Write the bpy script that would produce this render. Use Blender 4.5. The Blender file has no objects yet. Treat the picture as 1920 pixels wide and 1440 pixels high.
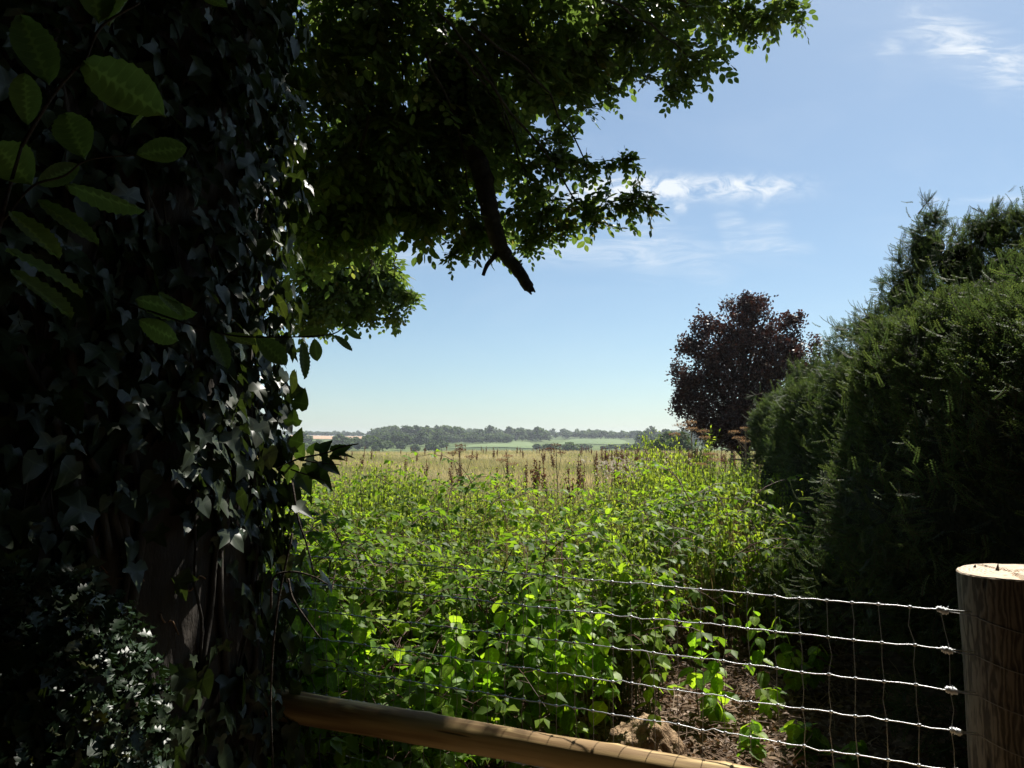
import bpy, math, random
import numpy as np
from mathutils import Vector, Matrix, noise as mnoise

random.seed(7)
rng = np.random.default_rng(7)
scene = bpy.context.scene
COL = scene.collection
PI = math.pi

# ------------------------------------------------------------------ camera
EYE = Vector((0, 0, 1.5))
FPX = 1331.0                      # focal length in pixels of the 1920 px wide photograph
PITCH = math.radians(4.64)
cam = bpy.data.cameras.new('camera')
cam.sensor_width = 36.0
cam.lens = 36.0 * FPX / 1920.0
cam.clip_start = 0.05
cam.clip_end = 9000
cam_o = bpy.data.objects.new('camera', cam)
cam_o.location = EYE
cam_o.rotation_euler = (PI / 2 + PITCH, 0, 0)
COL.objects.link(cam_o)
scene.camera = cam_o

# ------------------------------------------------------------------ sky and sun
SUN_EL = math.radians(52)
SUN_AZ = math.radians(36)         # clockwise from the view direction
SUN_DIR = Vector((math.sin(SUN_AZ) * math.cos(SUN_EL), math.cos(SUN_AZ) * math.cos(SUN_EL), math.sin(SUN_EL)))
SKY_STRENGTH = 0.061
SUN_STRENGTH = 5.0
EXPOSURE = 0.82
HAZE_DENSITY = 0.00022

world = bpy.data.worlds.new('World')
scene.world = world
world.use_nodes = True
wt = world.node_tree
for n in list(wt.nodes):
    wt.nodes.remove(n)


def N(tree, kind, **kw):
    n = tree.nodes.new(kind)
    for k, v in kw.items():
        setattr(n, k, v)
    return n


def math_node(tree, op, a, b=None, clamp=False):
    n = N(tree, 'ShaderNodeMath', operation=op, use_clamp=clamp)
    for i, v in enumerate((a, b)):
        if v is None:
            continue
        if isinstance(v, (int, float)):
            n.inputs[i].default_value = v
        else:
            tree.links.new(v, n.inputs[i])
    return n.outputs[0]


def build_sky():
    L = wt.links
    sky = N(wt, 'ShaderNodeTexSky', sky_type='NISHITA')
    sky.sun_disc = False
    sky.sun_elevation = SUN_EL
    sky.sun_rotation = SUN_AZ
    sky.altitude = 100
    sky.air_density = 1.0
    sky.dust_density = 0.6
    sky.ozone_density = 2.0
    tc = N(wt, 'ShaderNodeTexCoord')
    sep = N(wt, 'ShaderNodeSeparateXYZ')
    L.new(tc.outputs['Generated'], sep.inputs[0])
    ay = math_node(wt, 'MAXIMUM', math_node(wt, 'ABSOLUTE', sep.outputs[1]), 0.05)
    u = math_node(wt, 'DIVIDE', sep.outputs[0], ay)
    v = math_node(wt, 'DIVIDE', sep.outputs[2], ay)

    def wisp(px, py, su, sv, rot, amp):
        """soft elongated patch of high cloud round one direction of the sky"""
        u0 = (px - 960) / FPX
        v0 = (828 - py) / FPX
        du = math_node(wt, 'SUBTRACT', u, u0)
        dv = math_node(wt, 'SUBTRACT', v, v0)
        c, s = math.cos(rot), math.sin(rot)
        a = math_node(wt, 'ADD', math_node(wt, 'MULTIPLY', du, c / su), math_node(wt, 'MULTIPLY', dv, s / su))
        b = math_node(wt, 'ADD', math_node(wt, 'MULTIPLY', du, -s / sv), math_node(wt, 'MULTIPLY', dv, c / sv))
        q = math_node(wt, 'ADD', math_node(wt, 'POWER', math_node(wt, 'ABSOLUTE', a), 4.0), math_node(wt, 'MULTIPLY', b, b))
        e = math_node(wt, 'EXPONENT', math_node(wt, 'MULTIPLY', q, -1.0))
        return math_node(wt, 'MULTIPLY', e, amp)

    comb = N(wt, 'ShaderNodeCombineXYZ')
    L.new(u, comb.inputs[0])
    L.new(v, comb.inputs[1])

    def tex(scale, detail, rot, stretch, dist=0.0, lo=0.4, hi=0.7):
        m = N(wt, 'ShaderNodeMapping')
        m.inputs['Rotation'].default_value = (0, 0, rot)
        m.inputs['Scale'].default_value = stretch
        L.new(comb.outputs[0], m.inputs[0])
        t = N(wt, 'ShaderNodeTexNoise')
        t.inputs['Scale'].default_value = scale
        t.inputs['Detail'].default_value = detail
        t.inputs['Roughness'].default_value = 0.6
        t.inputs['Distortion'].default_value = dist
        L.new(m.outputs[0], t.inputs['Vector'])
        r = N(wt, 'ShaderNodeMapRange')
        r.inputs['From Min'].default_value = lo
        r.inputs['From Max'].default_value = hi
        r.interpolation_type = 'SMOOTHSTEP'
        L.new(t.outputs[0], r.inputs[0])
        return r.outputs[0]

    puff = tex(34, 8, 0.35, (0.75, 1.3, 1), 0.8, 0.30, 0.68)
    comb2 = tex(20, 6, 1.0, (0.45, 2.2, 1), 1.2, 0.38, 0.72)
    broad = tex(5, 4, 0.2, (0.6, 2.0, 1), 0.6, 0.42, 0.85)
    crisp = [wisp(1310, 343, 0.150, 0.0150, 0.02, 0.95), wisp(1150, 350, 0.09, 0.018, 0.08, 0.8), wisp(1283, 381, 0.009, 0.007, 0, 0.5),
             wisp(1300, 330, 0.14, 0.010, 0.0, 0.18), wisp(1455, 352, 0.03, 0.007, 0.9, 0.25)]
    soft = [wisp(1290, 462, 0.07, 0.026, -0.6, 0.34), wisp(1210, 455, 0.05, 0.03, -0.6, 0.34), wisp(1385, 430, 0.02, 0.03, 0.3, 0.45),
            wisp(1450, 435, 0.03, 0.02, 0.3, 0.35), wisp(1080, 465, 0.11, 0.020, 0.0, 0.34), wisp(850, 468, 0.12, 0.014, 0.05, 0.32),
            wisp(1855, 62, 0.10, 0.034, -0.45, 0.75), wisp(1700, 70, 0.02, 0.02, 0.6, 0.3), wisp(1880, 364, 0.06, 0.005, 0.06, 0.45),
            wisp(1767, 363, 0.015, 0.005, 0, 0.3), wisp(1480, 462, 0.04, 0.010, 0.0, 0.3)]

    def total(lst):
        s = lst[0]
        for x in lst[1:]:
            s = math_node(wt, 'ADD', s, x)
        return s
    cl = math_node(wt, 'MULTIPLY', total(crisp), puff)
    cl = math_node(wt, 'ADD', cl, math_node(wt, 'MULTIPLY', total(soft), math_node(wt, 'ADD', math_node(wt, 'MULTIPLY', comb2, 0.85), 0.12)))
    cl = math_node(wt, 'ADD', cl, math_node(wt, 'ADD', math_node(wt, 'MULTIPLY', broad, 0.08), 0.085))     # thin veil of high haze
    cl = math_node(wt, 'MINIMUM', cl, 0.85)
    mix = N(wt, 'ShaderNodeMix', data_type='RGBA')
    L.new(cl, mix.inputs[0])
    hue = N(wt, 'ShaderNodeMix', data_type='RGBA', blend_type='MULTIPLY')
    hue.inputs[0].default_value = 1.0
    L.new(sky.outputs[0], hue.inputs[6])
    hue.inputs[7].default_value = (0.84, 0.985, 1.01, 1)
    L.new(hue.outputs[2], mix.inputs[6])
    mix.inputs[7].default_value = (9.2, 9.6, 9.9, 1)
    bg = N(wt, 'ShaderNodeBackground')
    bg.inputs[1].default_value = SKY_STRENGTH
    L.new(mix.outputs[2], bg.inputs[0])
    out = N(wt, 'ShaderNodeOutputWorld')
    L.new(bg.outputs[0], out.inputs[0])


build_sky()
sun = bpy.data.lights.new('sun', 'SUN')
sun.energy = SUN_STRENGTH
sun.angle = math.radians(0.53)
sun.color = (1.0, 0.95, 0.86)
sun_o = bpy.data.objects.new('sun', sun)
sun_o.rotation_euler = SUN_DIR.to_track_quat('Z', 'Y').to_euler()
COL.objects.link(sun_o)
scene.view_settings.view_transform = 'Standard'
scene.view_settings.look = 'None'
scene.view_settings.exposure = EXPOSURE
scene.view_settings.gamma = 1
scene.view_settings.use_curve_mapping = False
scene.cycles.max_bounces = 8
scene.cycles.transparent_max_bounces = 8
scene.cycles.volume_bounces = 0

# ------------------------------------------------------------------ helpers
CP, SP = math.cos(PITCH), math.sin(PITCH)


def P(px, py, Y):
    """world point at depth Y along a line of sight of the photograph"""
    dx = (px - 960) / FPX
    dz = (720 - py) / FPX
    yy = CP - dz * SP
    zz = SP + dz * CP
    t = Y / yy
    return Vector((dx * t, Y, 1.5 + zz * t))


def proj(p):
    p = np.array(p, float)
    y = p[..., 1]
    z = p[..., 2] - 1.5
    f = y * CP + z * SP
    uu = -y * SP + z * CP
    return 960 + FPX * p[..., 0] / f, 720 - FPX * uu / f


def put(o, label=None, cat=None, group=None, kind=None):
    if label:
        o['label'] = label
    if cat:
        o['category'] = cat
    if group:
        o['group'] = group
    if kind:
        o['kind'] = kind
    return o


def empty(name, loc, label, cat, group=None, rz=0.0):
    o = bpy.data.objects.new(name, None)
    o.location = loc
    o.rotation_euler = (0, 0, rz)
    o.empty_display_size = 0.1
    COL.objects.link(o)
    return put(o, label, cat, group)


def make_mesh(name, V, F, mat, tint=None, smooth=False):
    """V (n,3), F (m,3) triangles or list of polygons"""
    me = bpy.data.meshes.new(name)
    V = np.asarray(V, dtype=np.float32)
    if isinstance(F, np.ndarray):
        k = F.shape[1]
        me.vertices.add(len(V))
        me.vertices.foreach_set('co', V.ravel())
        me.loops.add(F.size)
        me.loops.foreach_set('vertex_index', F.astype(np.int32).ravel())
        me.polygons.add(len(F))
        me.polygons.foreach_set('loop_start', np.arange(0, F.size, k, dtype=np.int32))
        me.update(calc_edges=True)
    else:
        me.from_pydata([tuple(map(float, v)) for v in V], [], [tuple(int(i) for i in f) for f in F])
    if smooth:
        me.polygons.foreach_set('use_smooth', np.ones(len(me.polygons), dtype=bool))
    if tint is not None:
        a = me.attributes.new('tint', 'FLOAT_VECTOR', 'POINT')
        a.data.foreach_set('vector', np.asarray(tint, dtype=np.float32).ravel())
    me.materials.append(mat)
    return me


def obj(name, me, parent=None, loc=None, rot=None, scale=None):
    o = bpy.data.objects.new(name, me)
    COL.objects.link(o)
    if parent is not None:
        o.parent = parent
    if loc is not None:
        o.location = loc
    if rot is not None:
        o.rotation_euler = rot
    if scale is not None:
        o.scale = (scale,) * 3 if isinstance(scale, (int, float)) else scale
    return o


def norm(a):
    return a / np.maximum(np.linalg.norm(a, axis=-1, keepdims=True), 1e-9)


def frames(axis, nrm):
    """rotation matrices (n,3,3) whose columns are x, y=axis, z close to nrm"""
    y = norm(np.asarray(axis, float))
    z = np.asarray(nrm, float)
    z = norm(z - (z * y).sum(-1, keepdims=True) * y)
    x = np.cross(y, z)
    return np.stack([x, y, z], axis=-1)


def join(variants, pos, R, scl, pick, tint0=None):
    """many copies of small shapes as one set of triangles.  variant = (V, F, T)"""
    VV, FF, TT = [], [], []
    off = 0
    pos = np.asarray(pos, float)
    scl = np.asarray(scl, float)
    if scl.ndim == 1:
        scl = scl[:, None].repeat(3, 1)
    if tint0 is None:
        tint0 = rng.random(len(pos))
    for k, (V, F, T) in enumerate(variants):
        m = np.nonzero(pick == k)[0]
        if len(m) == 0:
            continue
        W = np.einsum('nij,nvj->nvi', R[m], V[None] * scl[m][:, None, :]) + pos[m][:, None, :]
        n, nv = len(m), len(V)
        VV.append(W.reshape(-1, 3))
        FF.append((F[None] + (np.arange(n) * nv)[:, None, None] + off).reshape(-1, 3))
        t = np.repeat(T[None], n, 0).copy()
        t[:, :, 0] = np.clip(t[:, :, 0] * 0.5 + tint0[m][:, None] * 0.5, 0, 1)
        TT.append(t.reshape(-1, 3))
        off += n * nv
    return np.concatenate(VV), np.concatenate(FF), np.concatenate(TT)


def merge(parts):
    VV, FF, TT = [], [], []
    off = 0
    for V, F, T in parts:
        VV.append(V); FF.append(F + off); TT.append(T)
        off += len(V)
    return np.concatenate(VV), np.concatenate(FF), np.concatenate(TT)


def tube(pts, radii, n=6, cap=True, tint=(0.5, 1.0, 0), wob=0.0):
    pts = np.asarray([tuple(p) for p in pts], float)
    m = len(pts)
    if np.isscalar(radii):
        radii = [radii] * m
    tan = np.gradient(pts, axis=0)
    tan = norm(tan)
    ref = np.array([0.13, 0.31, 0.94])
    if abs(tan[0] @ norm(ref)) > 0.9:
        ref = np.array([1.0, 0.1, 0.0])
    V = []
    u = None
    for i in range(m):
        t = tan[i]
        if u is None:
            u = ref - (ref @ t) * t
        else:
            u = u - (u @ t) * t
        u = u / np.linalg.norm(u)
        w = np.cross(t, u)
        for k in range(n):
            a = 2 * PI * k / n
            r = radii[i] * (1 + (wob * (random.random() - 0.5) if wob else 0))
            V.append(pts[i] + r * (math.cos(a) * u + math.sin(a) * w))
    F = []
    for i in range(m - 1):
        for k in range(n):
            a = i * n + k
            b = i * n + (k + 1) % n
            F += [(a, b, b + n), (a, b + n, a + n)]
    if cap:
        V.append(pts[0]); V.append(pts[-1])
        c0, c1 = m * n, m * n + 1
        for k in range(n):
            F.append((c0, (k + 1) % n, k))
            F.append((c1, (m - 1) * n + k, (m - 1) * n + (k + 1) % n))
    V = np.array(V)
    return V, np.array(F), np.tile(np.array(tint, float), (len(V), 1))


def smooth_path(pts, steps=6):
    """Catmull-Rom through the points"""
    p = [np.array(tuple(q), float) for q in pts]
    p = [2 * p[0] - p[1]] + p + [2 * p[-1] - p[-2]]
    out = []
    for i in range(1, len(p) - 2):
        for s in range(steps):
            t = s / steps
            out.append(0.5 * ((2 * p[i]) + (-p[i - 1] + p[i + 1]) * t + (2 * p[i - 1] - 5 * p[i] + 4 * p[i + 1] - p[i + 2]) * t * t
                              + (-p[i - 1] + 3 * p[i] - 3 * p[i + 1] + p[i + 2]) * t ** 3))
    out.append(p[-2])
    return np.array(out)


def lerp_radii(rs, n):
    return np.interp(np.linspace(0, 1, n), np.linspace(0, 1, len(rs)), rs)


# ------------------------------------------------------------------ materials
def new_mat(name):
    m = bpy.data.materials.new(name)
    m.use_nodes = True
    t = m.node_tree
    for n in list(t.nodes):
        t.nodes.remove(n)
    out = N(t, 'ShaderNodeOutputMaterial')
    return m, t, out


def ramp(t, fac, stops):
    r = N(t, 'ShaderNodeValToRGB')
    e = r.color_ramp.elements
    while len(e) < len(stops):
        e.new(0.5)
    for i, (pos, c) in enumerate(stops):
        e[i].position = pos
        e[i].color = (*c, 1)
    t.links.new(fac, r.inputs[0])
    return r.outputs[0]


def noise_tex(t, scale, detail=4, vec=None, dist=0.0, rough=0.55):
    n = N(t, 'ShaderNodeTexNoise')
    n.inputs['Scale'].default_value = scale
    n.inputs['Detail'].default_value = detail
    n.inputs['Distortion'].default_value = dist
    n.inputs['Roughness'].default_value = rough
    if vec is not None:
        t.links.new(vec, n.inputs['Vector'])
    return n


def leaf_mat(name, stops, trans=0.45, tcol=(1.5, 1.35, 0.5), gloss=0.35, rough=0.45, bark=(0.10, 0.075, 0.05), patch=0.0, vein=0.0):
    """green sheet that lets light through; stops are chosen by the leaf's own tint; bark colour where tint.y is 1"""
    m, t, out = new_mat(name)
    L = t.links
    at = N(t, 'ShaderNodeAttribute', attribute_name='tint')
    sp = N(t, 'ShaderNodeSeparateXYZ')
    L.new(at.outputs['Vector'], sp.inputs[0])
    fac = sp.outputs[0]
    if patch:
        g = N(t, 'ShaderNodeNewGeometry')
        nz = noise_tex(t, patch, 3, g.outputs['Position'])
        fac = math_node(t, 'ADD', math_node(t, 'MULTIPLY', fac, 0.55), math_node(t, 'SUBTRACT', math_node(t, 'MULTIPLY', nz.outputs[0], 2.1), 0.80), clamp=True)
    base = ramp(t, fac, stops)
    if vein:
        tc = N(t, 'ShaderNodeTexCoord')
        wv = noise_tex(t, vein, 4, tc.outputs['Object'])
        mx = N(t, 'ShaderNodeMix', data_type='RGBA', blend_type='MULTIPLY')
        mx.inputs[0].default_value = 0.5
        L.new(base, mx.inputs[6])
        L.new(ramp(t, wv.outputs[0], [(0.35, (0.7, 0.7, 0.6)), (0.65, (1.25, 1.25, 1.1))]), mx.inputs[7])
        base = mx.outputs[2]
    vn = N(t, 'ShaderNodeMapRange')
    vn.interpolation_type = 'SMOOTHSTEP'
    vn.inputs['From Min'].default_value = 0.80
    vn.inputs['From Max'].default_value = 0.98
    vn.inputs['To Max'].default_value = 0.55
    L.new(sp.outputs[2], vn.inputs[0])
    mv = N(t, 'ShaderNodeMix', data_type='RGBA')
    L.new(vn.outputs[0], mv.inputs[0])
    L.new(base, mv.inputs[6])
    pale = N(t, 'ShaderNodeMix', data_type='RGBA', blend_type='ADD')
    pale.inputs[0].default_value = 1.0
    L.new(base, pale.inputs[6])
    L.new(base, pale.inputs[7])
    L.new(pale.outputs[2], mv.inputs[7])
    base = mv.outputs[2]
    mb = N(t, 'ShaderNodeMix', data_type='RGBA')
    L.new(sp.outputs[1], mb.inputs[0])
    L.new(base, mb.inputs[6])
    mb.inputs[7].default_value = (*bark, 1)
    pr = N(t, 'ShaderNodeBsdfPrincipled')
    L.new(mb.outputs[2], pr.inputs['Base Color'])
    pr.inputs['Roughness'].default_value = rough
    pr.inputs['Specular IOR Level'].default_value = gloss
    tr = N(t, 'ShaderNodeBsdfTranslucent')
    mt = N(t, 'ShaderNodeMix', data_type='RGBA', blend_type='MULTIPLY')
    mt.inputs[0].default_value = 1.0
    L.new(mb.outputs[2], mt.inputs[6])
    mt.inputs[7].default_value = (*tcol, 1)
    L.new(mt.outputs[2], tr.inputs[0])
    ms = N(t, 'ShaderNodeMixShader')
    f = math_node(t, 'MULTIPLY', math_node(t, 'SUBTRACT', 1.0, sp.outputs[1]), trans)
    L.new(f, ms.inputs[0])
    L.new(pr.outputs[0], ms.inputs[1])
    L.new(tr.outputs[0], ms.inputs[2])
    L.new(ms.outputs[0], out.inputs[0])
    return m


def solid_mat(name, stops, scale=8, detail=6, rough=0.85, bump=0.3, bump_scale=40, stretch=None, spec=0.3, metal=0.0, coords='Object', dist=0.0, bump_dist=0.02):
    m, t, out = new_mat(name)
    L = t.links
    tc = N(t, 'ShaderNodeTexCoord')
    vec = tc.outputs[coords]
    if stretch:
        mp = N(t, 'ShaderNodeMapping')
        mp.inputs['Scale'].default_value = stretch
        L.new(vec, mp.inputs[0])
        vec = mp.outputs[0]
    n1 = noise_tex(t, scale, detail, vec, dist)
    col = ramp(t, n1.outputs[0], stops)
    pr = N(t, 'ShaderNodeBsdfPrincipled')
    L.new(col, pr.inputs['Base Color'])
    pr.inputs['Roughness'].default_value = rough
    pr.inputs['Specular IOR Level'].default_value = spec
    pr.inputs['Metallic'].default_value = metal
    if bump:
        n2 = noise_tex(t, bump_scale, 6, vec, dist)
        b = N(t, 'ShaderNodeBump')
        b.inputs['Strength'].default_value = bump
        b.inputs['Distance'].default_value = bump_dist
        L.new(n2.outputs[0], b.inputs['Height'])
        L.new(b.outputs[0], pr.inputs['Normal'])
    L.new(pr.outputs[0], out.inputs[0])
    return m


M = {}
M['beech'] = leaf_mat('beech_leaf', [(0.0, (0.050, 0.080, 0.032)), (0.55, (0.078, 0.118, 0.042)), (0.9, (0.14, 0.17, 0.055)), (1.0, (0.19, 0.16, 0.07))], trans=0.46, tcol=(1.8, 1.85, 0.8), gloss=0.22)
M['near_leaf'] = leaf_mat('hazel_leaf', [(0.0, (0.10, 0.15, 0.055)), (1.0, (0.15, 0.21, 0.075))], trans=0.45, tcol=(1.5, 1.55, 0.85), gloss=0.2, rough=0.6, vein=5)
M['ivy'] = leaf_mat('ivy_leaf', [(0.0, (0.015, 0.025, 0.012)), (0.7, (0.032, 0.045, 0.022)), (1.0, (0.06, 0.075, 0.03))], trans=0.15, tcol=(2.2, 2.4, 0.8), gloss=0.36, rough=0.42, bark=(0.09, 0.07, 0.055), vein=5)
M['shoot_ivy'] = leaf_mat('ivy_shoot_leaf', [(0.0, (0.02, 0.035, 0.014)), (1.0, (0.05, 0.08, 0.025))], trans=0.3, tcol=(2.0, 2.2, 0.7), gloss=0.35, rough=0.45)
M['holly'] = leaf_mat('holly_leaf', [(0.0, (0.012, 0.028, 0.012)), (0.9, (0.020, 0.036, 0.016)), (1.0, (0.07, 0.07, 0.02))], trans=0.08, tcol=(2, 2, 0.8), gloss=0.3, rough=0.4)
M['copper'] = leaf_mat('copper_beech_leaf', [(0.0, (0.024, 0.018, 0.019)), (0.5, (0.040, 0.026, 0.025)), (0.85, (0.080, 0.042, 0.034)), (1.0, (0.07, 0.065, 0.03))], trans=0.3, tcol=(1.7, 1.0, 0.75), gloss=0.3, rough=0.5)
M['yew'] = leaf_mat('yew_needle', [(0.0, (0.030, 0.050, 0.032)), (0.5, (0.055, 0.085, 0.044)), (0.85, (0.10, 0.135, 0.060)), (1.0, (0.14, 0.17, 0.07))], trans=0.28, tcol=(1.8, 1.85, 0.85), gloss=0.10, rough=0.65, bark=(0.09, 0.055, 0.035))
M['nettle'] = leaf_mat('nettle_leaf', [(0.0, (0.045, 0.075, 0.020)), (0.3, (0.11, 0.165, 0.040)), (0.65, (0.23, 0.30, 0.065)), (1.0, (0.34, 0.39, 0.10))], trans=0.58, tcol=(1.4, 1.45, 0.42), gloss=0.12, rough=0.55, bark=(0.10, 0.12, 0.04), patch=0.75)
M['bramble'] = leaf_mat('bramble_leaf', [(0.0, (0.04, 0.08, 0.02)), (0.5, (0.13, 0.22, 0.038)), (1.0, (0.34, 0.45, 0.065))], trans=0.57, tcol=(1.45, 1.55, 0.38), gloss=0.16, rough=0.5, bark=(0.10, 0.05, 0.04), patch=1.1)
M['broad'] = leaf_mat('broad_leaf', [(0.0, (0.11, 0.21, 0.035)), (0.6, (0.18, 0.32, 0.045)), (1.0, (0.30, 0.43, 0.065))], trans=0.6, tcol=(1.35, 1.4, 0.35), gloss=0.25, rough=0.45, bark=(0.09, 0.11, 0.04))
M['drygrass'] = leaf_mat('dry_grass', [(0.0, (0.15, 0.18, 0.07)), (0.35, (0.28, 0.28, 0.125)), (0.62, (0.42, 0.37, 0.21)), (1.0, (0.54, 0.44, 0.28))], trans=0.4, tcol=(1.2, 1.15, 0.85), gloss=0.15, rough=0.6, patch=0.07)
M['straw'] = leaf_mat('dead_stalk', [(0.0, (0.20, 0.14, 0.08)), (1.0, (0.42, 0.33, 0.20))], trans=0.2, tcol=(1.2, 1.1, 0.8), gloss=0.2, rough=0.7, bark=(0.22, 0.16, 0.09))
M['dock'] = leaf_mat('dock_seed', [(0.0, (0.10, 0.055, 0.038)), (1.0, (0.24, 0.13, 0.085))], trans=0.25, tcol=(1.4, 1.0, 0.75), gloss=0.1, rough=0.8, bark=(0.16, 0.09, 0.06))
M['umbel'] = leaf_mat('seed_umbel', [(0.0, (0.26, 0.16, 0.10)), (1.0, (0.44, 0.30, 0.18))], trans=0.3, tcol=(1.2, 1.0, 0.75), gloss=0.1, rough=0.8, bark=(0.25, 0.18, 0.10))
M['fluff'] = leaf_mat('thistle_down', [(0.0, (0.5, 0.42, 0.33)), (1.0, (0.72, 0.66, 0.56))], trans=0.3, tcol=(1.1, 1.1, 1.0), gloss=0.1, rough=0.9, bark=(0.18, 0.13, 0.08))
M['litter'] = leaf_mat('dead_leaf', [(0.0, (0.09, 0.05, 0.03)), (0.6, (0.22, 0.14, 0.085)), (1.0, (0.42, 0.31, 0.21))], trans=0.15, tcol=(1.2, 1.0, 0.7), gloss=0.3, rough=0.6, bark=(0.16, 0.11, 0.07))
M['fartree'] = leaf_mat('distant_tree', [(0.0, (0.020, 0.042, 0.016)), (0.5, (0.045, 0.080, 0.024)), (1.0, (0.125, 0.175, 0.05))], trans=0.25, tcol=(1.8, 1.9, 0.7), gloss=0.1, rough=0.7)
M['bark'] = solid_mat('tree_bark', [(0.3, (0.022, 0.019, 0.015)), (0.55, (0.044, 0.037, 0.030)), (0.75, (0.075, 0.066, 0.054))], scale=7, stretch=(1, 1, 0.35), bump=0.6, bump_scale=30, rough=0.9)
M['darkbark'] = solid_mat('limb_bark', [(0.3, (0.028, 0.022, 0.017)), (0.7, (0.075, 0.06, 0.045))], scale=14, bump=0.9, bump_scale=24, rough=0.95, bump_dist=0.03)
M['wire'] = solid_mat('galvanised_wire', [(0.3, (0.45, 0.46, 0.47)), (0.7, (0.62, 0.63, 0.64))], scale=60, bump=0.15, bump_scale=400, rough=0.42, spec=0.5, metal=0.85)
M['glintwire'] = solid_mat('glint_wire', [(0.3, (0.75, 0.76, 0.77)), (0.7, (0.85, 0.86, 0.87))], scale=60, bump=0.1, bump_scale=300, rough=0.5, spec=0.6, metal=0.3)  # splice metal whitened to carry the sun's glare in its colour
M['staywire'] = solid_mat('dull_wire', [(0.3, (0.22, 0.21, 0.20)), (0.7, (0.36, 0.35, 0.34))], scale=60, bump=0.1, bump_scale=400, rough=0.55, spec=0.4, metal=0.6)  # darker grey than the line wires
M['rock'] = solid_mat('weathered_stump', [(0.3, (0.13, 0.08, 0.045)), (0.5, (0.36, 0.24, 0.14)), (0.7, (0.55, 0.40, 0.25))], scale=16, detail=9, dist=0.6, bump=1.0, bump_scale=38, rough=0.95, bump_dist=0.03)


def wood_mat(name, stops, grain=26, stretch=(1, 1, 0.10), bands=False):
    m, t, out = new_mat(name)
    L = t.links
    tc = N(t, 'ShaderNodeTexCoord')
    mp = N(t, 'ShaderNodeMapping')
    mp.inputs['Scale'].default_value = stretch
    L.new(tc.outputs['Object'], mp.inputs[0])
    n0 = noise_tex(t, 5, 2, mp.outputs[0])
    wv = N(t, 'ShaderNodeTexWave', wave_type='RINGS', rings_direction='Z')
    if bands:
        wv.wave_type = 'BANDS'
        wv.bands_direction = 'X'
    wv.inputs['Scale'].default_value = grain
    wv.inputs['Distortion'].default_value = 9.0 if bands else 5.0
    wv.inputs['Detail'].default_value = 3
    wv.inputs['Detail Scale'].default_value = 1.5
    L.new(mp.outputs[0], wv.inputs['Vector'])
    n1 = noise_tex(t, 60, 5, mp.outputs[0])
    f = math_node(t, 'ADD', math_node(t, 'MULTIPLY', wv.outputs['Fac'], 0.5 if bands else 0.38), math_node(t, 'MULTIPLY', n1.outputs[0], 0.5 if bands else 0.62))
    col = ramp(t, f, stops)
    # dark splits along the grain and small knots
    n2 = noise_tex(t, 42, 2, mp.outputs[0], 0.3)
    crack = ramp(t, n2.outputs[0], [(0.29, (0.22, 0.2, 0.18)), (0.345, (1, 1, 1))])
    vo = N(t, 'ShaderNodeTexVoronoi')
    vo.inputs['Scale'].default_value = 9
    mp2 = N(t, 'ShaderNodeMapping')
    mp2.inputs['Scale'].default_value = (1, 1, 0.55)
    L.new(tc.outputs['Object'], mp2.inputs[0])
    L.new(mp2.outputs[0], vo.inputs['Vector'])
    knot = ramp(t, vo.outputs['Distance'], [(0.07, (0.30, 0.22, 0.16)), (0.15, (1, 1, 1))])
    mx = N(t, 'ShaderNodeMix', data_type='RGBA', blend_type='MULTIPLY')
    mx.inputs[0].default_value = 0.85
    L.new(col, mx.inputs[6])
    L.new(crack, mx.inputs[7])
    mx2 = N(t, 'ShaderNodeMix', data_type='RGBA', blend_type='MULTIPLY')
    mx2.inputs[0].default_value = 0.8
    L.new(mx.outputs[2], mx2.inputs[6])
    L.new(knot, mx2.inputs[7])
    pr = N(t, 'ShaderNodeBsdfPrincipled')
    L.new(mx2.outputs[2], pr.inputs['Base Color'])
    pr.inputs['Roughness'].default_value = 0.7
    pr.inputs['Specular IOR Level'].default_value = 0.3
    b = N(t, 'ShaderNodeBump')
    b.inputs['Strength'].default_value = 0.7
    b.inputs['Distance'].default_value = 0.004
    h = math_node(t, 'ADD', math_node(t, 'MULTIPLY', f, 0.7), N_to_val(t, crack))
    L.new(h, b.inputs['Height'])
    L.new(b.outputs[0], pr.inputs['Normal'])
    L.new(pr.outputs[0], out.inputs[0])
    return m


def N_to_val(t, col):
    r = N(t, 'ShaderNodeRGBToBW')
    t.links.new(col, r.inputs[0])
    return r.outputs[0]


M['rail'] = wood_mat('peeled_pine', [(0.30, (0.26, 0.16, 0.065)), (0.5, (0.52, 0.37, 0.16)), (0.70, (0.70, 0.54, 0.26))], grain=20, stretch=(1, 1, 0.07))
M['post'] = wood_mat('weathered_softwood', [(0.30, (0.062, 0.050, 0.038)), (0.5, (0.115, 0.095, 0.073)), (0.70, (0.175, 0.148, 0.116))], grain=34, stretch=(1, 1, 0.20), bands=True)
M['posttop'] = wood_mat('sawn_end_grain', [(0.25, (0.34, 0.24, 0.16)), (0.5, (0.55, 0.43, 0.31)), (0.75, (0.70, 0.58, 0.45))], grain=30, stretch=(1, 1, 1))


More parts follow.
